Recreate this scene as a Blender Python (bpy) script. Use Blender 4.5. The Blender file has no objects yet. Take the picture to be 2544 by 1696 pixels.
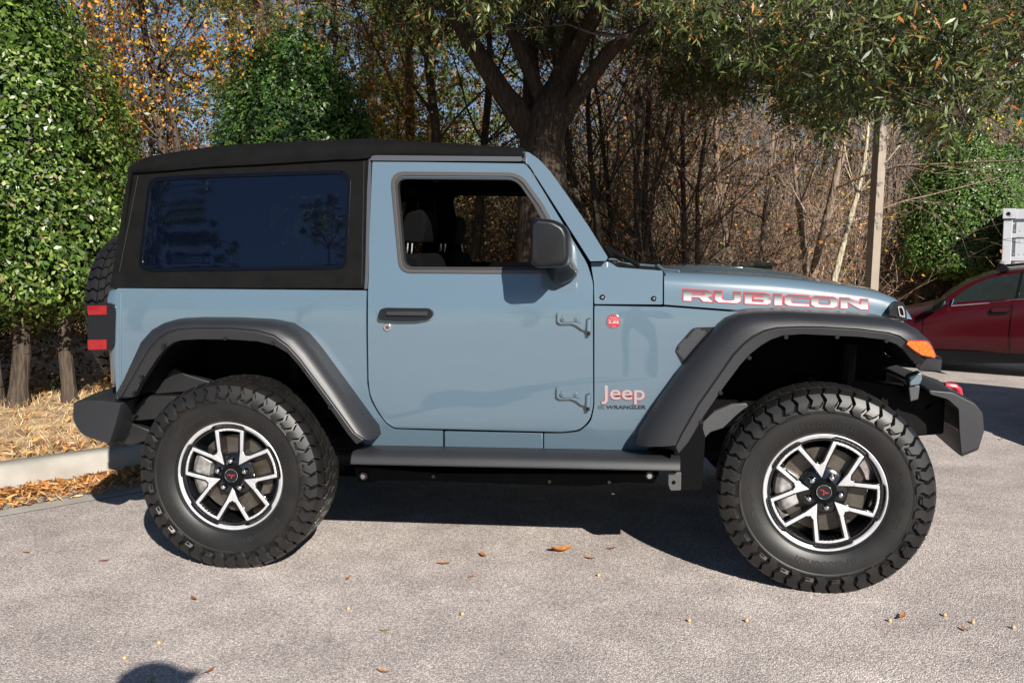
import bpy, bmesh, math, random
import numpy as np
from mathutils import Vector, Matrix
R = math.radians
scene = bpy.context.scene
COL = scene.collection
# ------------------------------------------------------------------ camera
F, CX, CY, CZ = 2250.0, 1.7035, -4.5064, 1.36
YAW, PIT, ROL = 0.1335, 0.1023, -0.0069
def cam_axes():
    cy, sy, cp, sp, cr, sr = math.cos(YAW), math.sin(YAW), math.cos(PIT), math.sin(PIT), math.cos(ROL), math.sin(ROL)
    def tw(X, D, U):
        Y = cp*D + sp*U; Z = -sp*D + cp*U
        return Vector((cy*X - sy*Y, sy*X + cy*Y, Z))
    r0, d0, u0 = tw(1, 0, 0), tw(0, 1, 0), tw(0, 0, 1)
    r = r0*cr + u0*sr      # picture right axis
    u = -r0*sr + u0*cr
    return r, d0, u
cR, cD, cU = cam_axes()
cam = bpy.data.cameras.new('camera'); camo = bpy.data.objects.new('camera', cam); COL.objects.link(camo)
cam.sensor_width = 36; cam.lens = 36*F/2544; cam.clip_end = 2000; cam.clip_start = 0.05
# picture y runs down: content rotated by ROL clockwise
def ray(x, y):
    x, y = x*2544/2352 - 1272, y*2544/2352 - 848
    c, s = math.cos(ROL), math.sin(ROL); u, v = c*x + s*y, -s*x + c*y
    X, D, U = u/F, 1.0, -v/F
    c, s = math.cos(PIT), math.sin(PIT); Y = c*D + s*U; Z = -s*D + c*U
    c, s = math.cos(YAW), math.sin(YAW); return Vector((c*X - s*Y, s*X + c*Y, Z))
EYE = Vector((CX, CY, CZ))
_r = (ray(1276, 784) - ray(1076, 784)).normalized(); _d = ray(1176, 784).normalized(); _u = _r.cross(_d)
camo.matrix_world = Matrix(((_r.x, _u.x, -_d.x, CX), (_r.y, _u.y, -_d.y, CY), (_r.z, _u.z, -_d.z, CZ), (0, 0, 0, 1)))
scene.camera = camo
# ------------------------------------------------------------------ light
SUN = Vector((0.87, -1.5, 1.0)).normalized()
world = bpy.data.worlds.new('World'); scene.world = world; world.use_nodes = True
nt = world.node_tree; nt.nodes.clear()
wo = nt.nodes.new('ShaderNodeOutputWorld'); bg = nt.nodes.new('ShaderNodeBackground'); sk = nt.nodes.new('ShaderNodeTexSky')
sk.sky_type = 'NISHITA'; sk.sun_disc = False; sk.sun_elevation = math.asin(SUN.z); sk.sun_rotation = math.atan2(SUN.x, SUN.y)
sk.air_density = 0.9; sk.dust_density = 0.05; sk.ozone_density = 3.5
bg.inputs[1].default_value = 0.05
nt.links.new(sk.outputs[0], bg.inputs[0]); nt.links.new(bg.outputs[0], wo.inputs[0])
sl = bpy.data.lights.new('sun', 'SUN'); sl.energy = 5.0; sl.angle = R(0.5); sl.color = (1.0, 0.94, 0.85)
so = bpy.data.objects.new('sun', sl); COL.objects.link(so); so.rotation_euler = SUN.to_track_quat('Z', 'Y').to_euler(); so.location = SUN*30
vs = scene.view_settings; vs.view_transform = 'Standard'; vs.look = 'None'; vs.gamma = 1; vs.exposure = 0.86
try: scene.cycles.max_bounces = 6; scene.cycles.transparent_max_bounces = 12
except Exception: pass
# ------------------------------------------------------------------ helpers
def P(x, y, Y):                       # point seen at (x, y) of the 2352 px wide picture on the plane Y
    d = ray(x, y); return EYE + d*((Y - CY)/d.y)
def gz(x, y):                         # height of the parking lot: falls away to the right and back
    t = 0.7*x + 0.3*y - 2.9
    return 0.0 if t <= 0 else -0.075*t*t/(t + 1.0)
def G(x, y, dz=0.0):
    d = ray(x, y); t = (dz - CZ)/d.z
    for _ in range(40):
        p = EYE + d*t; t += 0.6*(gz(p.x, p.y) + dz - p.z)/d.z
    return EYE + d*t
def S(x, y, fY, off=0.0):             # on the surface Y = fY(x, z), moved out by off
    Y = -0.78
    for _ in range(12):
        p = P(x, y, Y); Y = fY(p.x, p.z) - off
    return P(x, y, Y)
def proj(p):                          # inverse of ray, in 2352 px picture units
    v = Vector(p) - EYE; D = v.dot(_d)
    return (1176 + v.dot(_r)/D*F*2352/2544, 784 - v.dot(_u)/D*F*2352/2544)
def crop(ox, oy, k):
    return lambda pts: [(ox + p[0]*k, oy + p[1]*k) + tuple(q*k for q in p[2:]) for p in pts]
c1 = crop(138.7, 277.4, .3184); c2 = crop(785.9, 305.1, .3184); c3 = crop(1368.3, 573.2, .37736)
c4 = crop(138.7, 693.4, .3184); c7 = crop(785.9, 878.3, .35378); t3 = crop(0, 647.2, .35378)
c8 = crop(1886, 406.8, .33019)
def fil(pts, n=5):                    # (x, y[, radius]) corners -> rounded polygon
    out = []; N = len(pts)
    for i, p in enumerate(pts):
        r = p[2] if len(p) > 2 else 0
        a = Vector(pts[i-1][:2]); b = Vector(p[:2]); c = Vector(pts[(i+1) % N][:2])
        if r <= 0: out.append((b.x, b.y)); continue
        u, v = a - b, c - b; r = min(r, u.length*.48, v.length*.48); u.normalize(); v.normalize()
        s, e = b + u*r, b + v*r
        for k in range(n + 1):
            t = k/n; q = s*(1-t)**2 + b*(2*t*(1-t)) + e*t*t; out.append((q.x, q.y))
    return out
def tag(o, label=None, cat=None, group=None, kind=None):
    if label: o['label'] = label
    if cat: o['category'] = cat
    if group: o['group'] = group
    if kind: o['kind'] = kind
    return o
def empty(name, loc=(0, 0, 0), rz=0):
    o = bpy.data.objects.new(name, None); COL.objects.link(o); o.location = loc; o.rotation_euler = (0, 0, rz); o.empty_display_size = .1
    return o
def link(name, me, m=None, parent=None, loc=None):
    o = bpy.data.objects.new(name, me); COL.objects.link(o)
    if m is not None and not me.materials: me.materials.append(m)
    if parent is not None: o.parent = parent
    if loc is not None: o.location = loc
    return o
def copy_tree(o, parent=None):
    c = o.copy(); COL.objects.link(c); c.parent = parent
    for ch in list(o.children): copy_tree(ch, c)
    return c
def np_mesh(name, V, Fc, cols=None, smooth=False):
    V = np.asarray(V, np.float32); Fc = np.asarray(Fc, np.int32); k = Fc.shape[1]
    me = bpy.data.meshes.new(name); me.vertices.add(len(V)); me.vertices.foreach_set('co', V.ravel())
    me.loops.add(Fc.size); me.loops.foreach_set('vertex_index', Fc.ravel())
    me.polygons.add(len(Fc)); me.polygons.foreach_set('loop_start', np.arange(0, Fc.size, k, dtype=np.int32))
    me.polygons.foreach_set('loop_total', np.full(len(Fc), k, np.int32))
    if smooth: me.polygons.foreach_set('use_smooth', np.ones(len(Fc), bool))
    if cols is not None:
        a = me.color_attributes.new('tint', 'FLOAT_COLOR', 'POINT')
        c = np.ones((len(V), 4), np.float32); c[:, :3] = cols; a.data.foreach_set('color', c.ravel())
    me.update(); me.validate(); return me
class MB:
    def __init__(s): s.v = []; s.f = []
    def add(s, v, f):
        b = len(s.v); s.v += [tuple(p) for p in v]; s.f += [tuple(i + b for i in q) for q in f]; return s
    def box(s, c, d, M=None):
        x, y, z = d[0]/2, d[1]/2, d[2]/2
        v = [Vector((a*x, b*y, e*z)) for a in (-1, 1) for b in (-1, 1) for e in (-1, 1)]
        if M is not None: v = [M @ p for p in v]
        v = [p + Vector(c) for p in v]
        return s.add(v, [(0, 1, 3, 2), (4, 6, 7, 5), (0, 4, 5, 1), (2, 3, 7, 6), (0, 2, 6, 4), (1, 5, 7, 3)])
    def loft(s, rings, closed=True, caps=True, loop=False):
        n = len(rings[0]); v = [p for r in rings for p in r]; f = []; m = len(rings)
        for i in range(m if loop else m - 1):
            for j in range(n if closed else n - 1):
                a, b = i*n + j, i*n + (j+1) % n; i2 = (i+1) % m
                f.append((a, b, i2*n + (j+1) % n, i2*n + j))
        if caps and closed and not loop: f += [tuple(range(n))[::-1], tuple((m-1)*n + j for j in range(n))]
        return s.add(v, f)
    def tube(s, pts, r, n=8, caps=True):
        pts = [Vector(p) for p in pts]; rr = r if isinstance(r, (list, tuple)) else [r]*len(pts); rings = []
        t0 = (pts[1] - pts[0]).normalized(); up = Vector((0, 0, 1)) if abs(t0.z) < .9 else Vector((1, 0, 0)); x = t0.cross(up).normalized()
        for i, p in enumerate(pts):
            t = (pts[min(i+1, len(pts)-1)] - pts[max(i-1, 0)]).normalized()
            x = (x - t*x.dot(t)).normalized(); y = t.cross(x)
            rings.append([p + (x*math.cos(2*math.pi*k/n) + y*math.sin(2*math.pi*k/n))*rr[i] for k in range(n)])
        return s.loft(rings, True, caps)
    def lathe(s, prof, n=48, c=(0, 0, 0), loop=False, axis='Y'):   # prof: (radius, along axis)
        rings = []
        for k in range(n):
            a = 2*math.pi*k/n
            if axis == 'Y': rings.append([(c[0] + r*math.cos(a), c[1] + h, c[2] + r*math.sin(a)) for r, h in prof])
            else: rings.append([(c[0] + r*math.cos(a), c[1] + r*math.sin(a), c[2] + h) for r, h in prof])
        return s.loft(rings, loop, False, True)
    def disc(s, c, r, y0, y1, n=24):     # short cylinder along Y
        a = [(c[0] + r*math.cos(2*math.pi*k/n), y0, c[1] + r*math.sin(2*math.pi*k/n)) for k in range(n)]
        b = [(p[0], y1, p[2]) for p in a]; return s.loft([a, b])
    def prism(s, front, off):            # front: list of 3D points, off: vector
        off = Vector(off); return s.loft([[Vector(p) for p in front], [Vector(p) + off for p in front]])
    def build(s, name, m, parent=None, smooth=35, bevel=0, seg=2, mirror=False, recalc=True):
        out = None
        for sg in ((1, -1) if mirror else (1,)):
            me = bpy.data.meshes.new(name); me.from_pydata([(p[0], p[1]*sg, p[2]) for p in s.v], [], s.f)
            if recalc:
                bm = bmesh.new(); bm.from_mesh(me); bmesh.ops.recalc_face_normals(bm, faces=bm.faces); bm.to_mesh(me); bm.free()
            elif sg < 0: me.flip_normals()
            finish(me, smooth)
            o = link(name, me, m, parent)
            if bevel: bev(o, bevel, seg)
            out = out or o
        return out
def finish(me, smooth):
    if smooth:
        me.polygons.foreach_set('use_smooth', np.ones(len(me.polygons), bool)); me.set_sharp_from_angle(angle=R(smooth))
def bev(o, w, seg=2):
    b = o.modifiers.new('bevel', 'BEVEL'); b.width = w; b.segments = seg; b.limit_method = 'ANGLE'; b.angle_limit = R(40)
    try: b.harden_normals = False
    except Exception: pass
def poly_fill(outer, holes=()):
    bm = bmesh.new(); 
    for loop in (outer,) + tuple(holes):
        vs_ = [bm.verts.new((x, 0, z)) for x, z in loop]
        for i in range(len(vs_)): bm.edges.new((vs_[i-1], vs_[i]))
    bmesh.ops.triangle_fill(bm, use_beauty=True, use_dissolve=False, edges=bm.edges[:])
    return bm
def panel(name, outer, fY, m, parent, holes=(), off=0.0, thick=.03, bevel=.005, mirror=False, slices=.05, seg=2, to=None):
    """sheet cut to an outline that follows the surface Y = fY(x, z)"""
    to = to or (lambda q: [(p.x, p.z) for p in (S(a, b, fY, off) for a, b in q)])
    bm = poly_fill(to(outer), [to(h) for h in holes])
    zs = [v.co.z for v in bm.verts]; z = math.ceil(min(zs)/slices)*slices
    while z < max(zs):
        bmesh.ops.bisect_plane(bm, geom=bm.verts[:] + bm.edges[:] + bm.faces[:], dist=1e-5, plane_co=(0, 0, z), plane_no=(0, 0, 1)); z += slices
    for v in bm.verts: v.co.y = fY(v.co.x, v.co.z) - off
    bm.normal_update()
    if sum(f.normal.y*f.calc_area() for f in bm.faces) > 0: bmesh.ops.reverse_faces(bm, faces=bm.faces[:])
    for f in bm.faces:
        if f.normal.y > 0: f.normal_flip()
    r = bmesh.ops.extrude_face_region(bm, geom=bm.faces[:])
    for g in r['geom']:
        if isinstance(g, bmesh.types.BMVert): g.co.y += thick
    bmesh.ops.recalc_face_normals(bm, faces=bm.faces[:])
    out = None
    for sg in ((1, -1) if mirror else (1,)):
        me = bpy.data.meshes.new(name); bm.to_mesh(me)
        if sg < 0:
            for v in me.vertices: v.co.y *= -1
            me.flip_normals()
        finish(me, 35); o = link(name, me, m, parent)
        if bevel: bev(o, bevel, seg)
        out = out or o
    bm.free(); return out
def off_poly(pts, d):
    n = len(pts); out = []; A = sum(pts[i-1][0]*pts[i][1] - pts[i][0]*pts[i-1][1] for i in range(n)); sg = 1 if A > 0 else -1
    for i in range(n):
        a, b, c = Vector(pts[i-1]), Vector(pts[i]), Vector(pts[(i+1) % n])
        u, v = (b - a).normalized(), (c - b).normalized(); n1 = Vector((u.y, -u.x))*sg; n2 = Vector((v.y, -v.x))*sg
        k = (n1 + n2); k = k/max(.35, k.length_squared)*2; out.append(tuple(b + k*d))
    return out
def text(name, s, size, loc, m, parent, ext=.002, sx=1.0, offset=0.0, rot=None, shear=0.0, spacing=1.0, align='LEFT', rawmesh=False):
    cu = bpy.data.curves.new(name, 'FONT'); cu.body = s; cu.size = size; cu.extrude = ext; cu.offset = offset; cu.shear = shear; cu.space_character = spacing
    cu.align_x = align; cu.resolution_u = 4
    o = bpy.data.objects.new(name, cu); COL.objects.link(o)
    me = bpy.data.meshes.new_from_object(o.evaluated_get(bpy.context.evaluated_depsgraph_get()))
    bpy.data.objects.remove(o); bpy.data.curves.remove(cu); me.name = name; me.materials.clear()
    for v in me.vertices: v.co.x *= sx
    if rawmesh: return me
    M4 = Matrix.Translation(loc) @ (rot or Matrix.Rotation(R(90), 4, 'X')); me.transform(M4)
    return link(name, me, m, parent)
# ------------------------------------------------------------------ materials
def mat(name, c, rough=.5, metal=0.0, c2=None, nscale=6.0, coat=0.0, bump=0.0, bscale=80.0, spec=.5, detail=4.0, alpha=1.0, stops=(.35, .65), coatr=.03, stretch=None):
    m = bpy.data.materials.new(name); m.use_nodes = True; n = m.node_tree.nodes; l = m.node_tree.links; b = n['Principled BSDF']
    b.inputs['Base Color'].default_value = (*c, 1); b.inputs['Roughness'].default_value = rough; b.inputs['Metallic'].default_value = metal
    b.inputs['Specular IOR Level'].default_value = spec; b.inputs['Coat Weight'].default_value = coat; b.inputs['Coat Roughness'].default_value = coatr; b.inputs['Alpha'].default_value = alpha
    if c2 or bump:
        tc = n.new('ShaderNodeTexCoord'); src = tc.outputs['Object']
        if stretch:
            mp = n.new('ShaderNodeMapping'); mp.inputs['Scale'].default_value = stretch; l.new(src, mp.inputs[0]); src = mp.outputs[0]
    if c2:
        t = n.new('ShaderNodeTexNoise'); t.inputs['Scale'].default_value = nscale; t.inputs['Detail'].default_value = detail; l.new(src, t.inputs['Vector'])
        r = n.new('ShaderNodeValToRGB'); r.color_ramp.elements[0].position, r.color_ramp.elements[1].position = stops
        r.color_ramp.elements[0].color = (*c, 1); r.color_ramp.elements[1].color = (*c2, 1); l.new(t.outputs[0], r.inputs[0]); l.new(r.outputs[0], b.inputs['Base Color'])
    if bump:
        t = n.new('ShaderNodeTexNoise'); t.inputs['Scale'].default_value = bscale; t.inputs['Detail'].default_value = 3; l.new(src, t.inputs['Vector'])
        k = n.new('ShaderNodeBump'); k.inputs['Strength'].default_value = bump; k.inputs['Distance'].default_value = .002; l.new(t.outputs[0], k.inputs['Height']); l.new(k.outputs[0], b.inputs['Normal'])
    return m
def leaf_mat(name, rough=.4, trans=.25, spec=.5):
    m = bpy.data.materials.new(name); m.use_nodes = True; n = m.node_tree.nodes; l = m.node_tree.links; b = n['Principled BSDF']
    a = n.new('ShaderNodeAttribute'); a.attribute_name = 'tint'; l.new(a.outputs['Color'], b.inputs['Base Color']); b.inputs['Roughness'].default_value = rough; b.inputs['Specular IOR Level'].default_value = spec
    if trans:
        t = n.new('ShaderNodeBsdfTranslucent'); l.new(a.outputs['Color'], t.inputs[0]); x = n.new('ShaderNodeMixShader'); x.inputs[0].default_value = trans
        l.new(b.outputs[0], x.inputs[1]); l.new(t.outputs[0], x.inputs[2]); l.new(x.outputs[0], n['Material Output'].inputs[0])
    return m
PAINT = mat('blue_grey_paint', (.080, .122, .159), .32, coat=1.0, c2=(.084, .128, .166), nscale=900, spec=.3)
def wavy(m, s=2.2, st=.008):      # gentle sheet metal waviness so that reflections are not ruler straight
    n = m.node_tree.nodes; l = m.node_tree.links; b = n['Principled BSDF']; tc = n.new('ShaderNodeTexCoord'); t = n.new('ShaderNodeTexNoise'); t.inputs['Scale'].default_value = s; t.inputs['Detail'].default_value = 1.5; l.new(tc.outputs['Object'], t.inputs['Vector'])
    k = n.new('ShaderNodeBump'); k.inputs['Strength'].default_value = 1.0; k.inputs['Distance'].default_value = st; l.new(t.outputs[0], k.inputs['Height']); l.new(k.outputs[0], b.inputs['Coat Normal'])
wavy(PAINT); PAINT.node_tree.nodes['Principled BSDF'].inputs['Coat IOR'].default_value = 1.75
PAINT_IN = mat('inner_dark', (.0035, .0035, .004), .9, spec=.08)
PLAS = mat('textured_plastic', (.0115, .012, .0145), .46, bump=.2, bscale=700, c2=(.015, .0155, .0185), nscale=5, spec=.6)
PLAS_S = mat('smooth_plastic', (.008, .0085, .0105), .3, spec=.35, bump=.05, bscale=700)
FABR = mat('top_fabric', (.0038, .0038, .004), .82, bump=.25, bscale=1500, c2=(.0055, .0055, .0057), nscale=14, spec=.08)
RUB = mat('tyre_rubber', (.0042, .0042, .0045), .46, bump=.15, bscale=220, c2=(.010, .009, .008), nscale=9, spec=.5)
TREAD = RUB
ALU = mat('machined_aluminium', (.55, .56, .58), .42, metal=.55, c2=(.62, .62, .64), nscale=40)
GLOSSB = mat('gloss_black', (.005, .005, .006), .15, coat=.5)
CHROME = mat('chrome', (.75, .75, .77), .12, metal=1.0)
STEEL = mat('dark_steel', (.003, .003, .0035), .6, spec=.1, c2=(.006, .006, .0055), nscale=12, bump=.2, bscale=120)
DISC = mat('brake_steel', (.13, .115, .10), .45, metal=.7, c2=(.07, .055, .042), nscale=14)
TRIM = mat('window_trim', (.075, .071, .069), .36, metal=.4)
SEAL = mat('rubber_seal', (.012, .012, .013), .6)
RED = mat('red_lens', (.26, .003, .006), .12, coat=1.0, c2=(.17, .002, .004), nscale=60)
AMBER = mat('amber_lens', (.70, .15, .004), .15, coat=1.0, c2=(.42, .075, .002), nscale=90)
REDP = mat('red_paint', (.45, .008, .025), .3, coat=.6)
DECW = mat('decal_grey', (.30, .27, .28), .35)
EMBL = mat('emblem_grey', (.27, .235, .24), .35)
DECR = mat('decal_red', (.36, .02, .035), .35)
DECK = mat('decal_dark', (.012, .012, .014), .4)
CAB = mat('cabin_fabric', (.0025, .0025, .0028), .9, bump=.2, bscale=300, spec=.08)
GLASSK = mat('tinted_glass', (.0008, .0016, .006), .015, alpha=.96, spec=.75)
GLASST = mat('light_tinted_glass', (.004, .004, .005), .02, alpha=.45)
GLASSC = mat('clear_glass', (.02, .022, .022), .01, alpha=.12)
# ------------------------------------------------------------------ the off-road car
def bodyY(x, z):
    a = np.interp(z, [.4, .5, .62, .8, 1.0, 1.1, 1.16, 1.2, 1.24, 1.3, 1.45, 1.6, 1.75, 1.9], [-.69, -.728, -.770, -.785, -.789, -.786, -.78, -.768, -.752, -.738, -.706, -.674, -.642, -.61])
    return float(a)
def fabY(x, z): return bodyY(x, z) + .006
def flat(Y): return lambda x, z: Y
car = empty('off_road_car', (0.9, 0, 0))
tag(car, 'blue grey two door off road car with black soft top and big mud tyres', 'car')
def wm(o):            # world matrix without waiting for the depsgraph
    return o.matrix_basis.copy() if o.parent is None else wm(o.parent) @ o.matrix_parent_inverse @ o.matrix_basis
_link = link
def link(name, me, m=None, parent=None, loc=None):     # parts are modelled in world space: cancel the parent's place
    o = _link(name, me, m, parent, loc)
    if parent is not None: o.matrix_parent_inverse = wm(parent).inverted()
    return o
def sub(name, parent):
    o = empty(name); o.parent = parent; o.matrix_parent_inverse = wm(parent).inverted(); return o
# --- body side panels
quarter = fil([(268, 662, 4), (842, 667, 4), (843, 880), (850, 917, 10), (868, 950, 14), (888, 974, 14), (905, 985, 6), (1017, 989), (1017, 1040), (850, 1040), (800, 960), (730, 830), (690, 775, 30), (620, 757), (450, 757), (385, 790, 30), (335, 860), (296, 914), (268, 914)])
panel('rear_quarter_panel', quarter, bodyY, PAINT, car, mirror=True, bevel=.006)
panel('rocker_panel', fil([(1020.5, 990), (1247, 995), (1247, 1042), (1020.5, 1042)]), bodyY, PAINT, car, mirror=True, bevel=.005)
fend = fil([(1365.5, 702, 4), (1525, 705), (1760, 723), (1760, 735), (1690, 745), (1480, 1042), (1250, 1042), (1250, 995), (1292, 995), (1331, 991, 8), (1358, 968, 14), (1365.5, 930, 10)])
panel('front_fender', fend, bodyY, PAINT, car, mirror=True, bevel=.006)
cowl = fil([(1357, 603), (1392, 601, 3), (1402, 603, 4), (1418, 614, 6), (1522, 622, 2), (1522, 699, 3), (1365.5, 698, 3), (1364.5, 650)])
def cowlY(x, z): return -.755 + max(0, z - 1.13)*.42
panel('cowl_panel', cowl, cowlY, PAINT, car, mirror=True, thick=.06, bevel=.014, seg=3)
MB().tube([S(277, y, bodyY, .0005) for y in (673, 720, 780, 850, 884)], .0045, 10).build('corner_crease', PAINT, car)
# dark shell behind the seams
panel('inner_shell', [(280, 668), (1520, 705), (1655, 745), (1475, 1036), (860, 1036), (700, 775), (620, 750), (450, 750), (385, 780), (300, 905), (280, 905)], lambda x, z: bodyY(x, z) + .034, PAINT_IN, car, mirror=True, bevel=0, thick=.02)
# --- door with window opening
door_o = fil([(855.5, 371, 3), (1206, 376, 8), (1219, 392), (1349, 606, 14), (1362, 650, 10), (1362.5, 930, 10), (1355, 965, 16), (1330, 987, 12), (1290, 991.5), (905, 982, 8), (888, 970, 12), (866, 940, 16), (850, 905, 12), (846.5, 870), (845.5, 700), (848, 560)])
win_in = fil([(904, 406, 26), (1192, 408, 26), (1240, 478), (1316, 622, 12), (922, 622, 22)])
def doorY(x, z): return bodyY(x, z) - .003
door = panel('door', door_o, doorY, PAINT, car, holes=[win_in], thick=.045, bevel=.006, seg=3, mirror=True)
win_s = fil([(910, 413, 24), (1188, 415, 24), (1232, 480), (1308, 613, 10), (928, 613, 20)])
door_t = fil([(862, 379, 3), (1200, 383, 8), (1212, 398), (1342, 610, 14), (1355, 650, 10), (1355, 930, 10), (1325, 980, 12), (905, 975, 8), (852, 880), (853, 560)])
panel('door_trim', door_t, doorY, CAB, door, holes=[win_s], off=-.044, thick=.02, bevel=.004, mirror=True)
# window surround trim (rounded strip round the opening) and rubber seal
def ring_panel(name, outer, inner, fY, m, parent, off, thick, bevel=.003, mirror=False):
    return panel(name, outer, fY, m, parent, holes=[inner], off=off, thick=thick, bevel=bevel, mirror=mirror)
tr_o = fil([(895.5, 394, 34), (1195, 396.5, 30), (1249, 471), (1332, 629, 10), (917, 626.5, 28)], 7)
tr_i = fil([(904, 403, 28), (1191, 405, 26), (1240, 474), (1320, 620, 8), (923, 618.5, 24)], 7)
ring_panel('window_trim', tr_o, tr_i, bodyY, TRIM, door, .0085, .012, .004)
sl_o = fil([(905, 404, 27), (1190, 406, 26), (1239, 475), (1319, 619, 8), (924, 617.5, 23)], 6)
sl_i = fil([(911, 411, 24), (1186, 413, 22), (1230, 477), (1300, 614, 6), (929, 613, 20)], 6)
ring_panel('window_seal', sl_o, sl_i, bodyY, SEAL, door, .001, .04, .003)
# door handle
def slab(name, px, fY, m, parent, out, depth, bevel=.006, seg=3, r=0, mirror=False):
    return panel(name, fil([(x, y, r) for x, y in px]) if r else px, fY, m, parent, off=out, thick=depth, bevel=bevel, seg=seg, mirror=mirror, slices=.5)
h_ = slab('door_handle', c2([(258, 1335), (268, 1278), (300, 1262), (620, 1266), (652, 1288), (652, 1322), (620, 1345), (540, 1358), (400, 1360), (270, 1350)]), doorY, PLAS_S, door, .022, .024, .008, r=5)
slab('handle_paddle', c2([(318, 1288), (612, 1288), (616, 1318), (318, 1314)]), doorY, PLAS, h_ if False else door, .034, .016, .004, r=3)
slab('handle_cup', c2([(250, 1262), (380, 1262), (400, 1238), (530, 1238), (556, 1264), (668, 1270), (668, 1345), (560, 1372), (380, 1374), (250, 1360)]), doorY, PAINT, door, .0035, .004, .0025, r=8)
def round_part(name, x, y, rpx, fY, m, parent, out, depth, n=20, bevel=.002):
    p = S(x, y, fY, out); q = S(x + rpx, y, fY, out); r = (q - p).length
    o = MB().disc((p.x, p.z), r, p.y, p.y + depth, n).build(name, m, parent, bevel=bevel); return o
round_part('door_lock', 889.4, 751.5, 9.3, doorY, CHROME, door, .006, .01)
round_part('lock_cylinder', 889.4, 751.5, 4.2, doorY, TRIM, door, .009, .01)
# hinges
hp = [(1553, 1300, 12), (1566, 1284, 8), (1660, 1281), (1745, 1266, 8), (1792, 1266, 6), (1797, 1330), (1760, 1342), (1752, 1425, 6), (1730, 1418), (1690, 1388, 10), (1655, 1376), (1572, 1378, 10), (1552, 1362, 10)]
for dy, dx in ((0, 0), (173, -1.5)):
    pts = [(x + dx, y + dy) for x, y in fil(c2(hp))]
    fl2 = [(x + dx, y + dy) for x, y in fil(c2([(1544, 1292, 14), (1560, 1274, 10), (1660, 1270), (1745, 1256, 8), (1800, 1256, 6), (1803, 1338, 6), (1770, 1350), (1758, 1432, 6), (1722, 1428), (1684, 1398, 10), (1650, 1388), (1566, 1390, 12), (1543, 1370, 12)]))]
    hg = panel('door_hinge', pts, doorY, PAINT, car, off=.015, thick=.017, bevel=.006, seg=3, slices=.5)
    panel('hinge_flange', fl2, doorY, PAINT, hg, off=.0045, thick=.006, bevel=.003, slices=.5)
    inn = [(x + dx, y + dy) for x, y in fil(c2([(1585, 1312, 8), (1735, 1300, 8), (1725, 1372, 6), (1690, 1362), (1590, 1366, 8)]))]
    panel('hinge_plate', inn, doorY, PAINT, hg, off=.0195, thick=.007, bevel=.003, slices=.5)
    for bx in (1593, 1690):
        q = c2([(bx, 1343)])[0]; round_part('hinge_bolt', q[0] + dx, q[1] + dy, 5.2, doorY, PAINT, hg, .024, .012)
        round_part('bolt_socket', q[0] + dx, q[1] + dy, 2.2, doorY, TRIM, hg, .0255, .008, 12)
    a = S(*[v + d for v, d in zip(c2([(1780, 1345)])[0], (dx, dy))], doorY, .015); b = S(*[v + d for v, d in zip(c2([(1778, 1432)])[0], (dx, dy))], doorY, .015)
    MB().tube([a, b], .0115, 14).build('hinge_barrel', PAINT, hg, bevel=.002)
    b2 = b + Vector((0, 0, -.004)); MB().tube([b2, b2 + Vector((0, 0, -.012))], .0075, 10).build('hinge_pin', PLAS_S, hg)
# cowl bolts, badges
for x, y in c2([(1878, 1186), (2249, 1196)]):
    round_part('body_bolt', x, y, 6.6, cowlY, PLAS_S, car, .006, .02); round_part('bolt_head', x, y, 3.2, cowlY, CHROME, car, .009, .012, 12)
bx, by = c2([(1958, 1359)])[0]
bdg = round_part('trail_badge', bx, by, 17, bodyY, CHROME, car, .004, .01, 32); round_part('badge_face', bx, by, 15.3, bodyY, DECR, bdg, .0055, .01, 32)
q = S(bx, by - 5.5, bodyY, .0056)
text('badge_text', 'TRAIL', .0115, q + Vector((0, 0, .001)), DECW, bdg, .0008, 1.25, align='CENTER'); text('badge_text', 'RATED', .0115, q + Vector((0, 0, -.0085)), DECW, bdg, .0008, 1.25, align='CENTER')
text('badge_text', '4x4', .009, S(bx, by + 13.5, bodyY, .0056), DECW, bdg, .0008, 1.2, align='CENTER')
mt = MB()
for a, b in ((-12, 5), (-5, 9), (3, 8)):
    p0, p1, p2 = [S(bx + a + dx, by + dy, bodyY, .0057) for dx, dy in ((0, 5), (b - 1, -2.5), (b + 2, 5))]; mt.prism([p0, p1, p2], (0, .001, 0))
mt.build('badge_mountain', DECW, bdg, smooth=0)
q = S(1380, 916.5, bodyY, .004); sc_ = (S(1482, 916, bodyY) - S(1380, 916, bodyY)).length
def word(name, s, x0, x1, base, height_px, m, off, dep, grow=0.0, parent=None, shear=0.0):
    a = S(x0, base, bodyY, off); b = S(x1, base, bodyY, off); h = (S(x0, base - height_px, bodyY, off) - a).length
    me = text(name, s, 1.0, None, None, None, 0.001, rawmesh=True, offset=.02, shear=shear); xs = [v.co.x for v in me.vertices]; ys = [v.co.y for v in me.vertices]; W_ = max(xs) - min(xs); H_ = h/(.69)
    k = (b.x - a.x)/W_; mn = min(xs)
    u = Vector((b.x - a.x, b.y - a.y, b.z - a.z)).normalized()
    for v in me.vertices:
        X, Y, Zz = v.co; X = (X - mn)*k; Z2 = Y*H_; d = dep if Zz < 0 else 0.0
        v.co = Vector((a.x, a.y, a.z)) + u*X + Vector((0, d, Z2))
    return me
def fatten(me, g):
    bm = bmesh.new(); bm.from_mesh(me); bm.normal_update()
    return me
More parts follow.
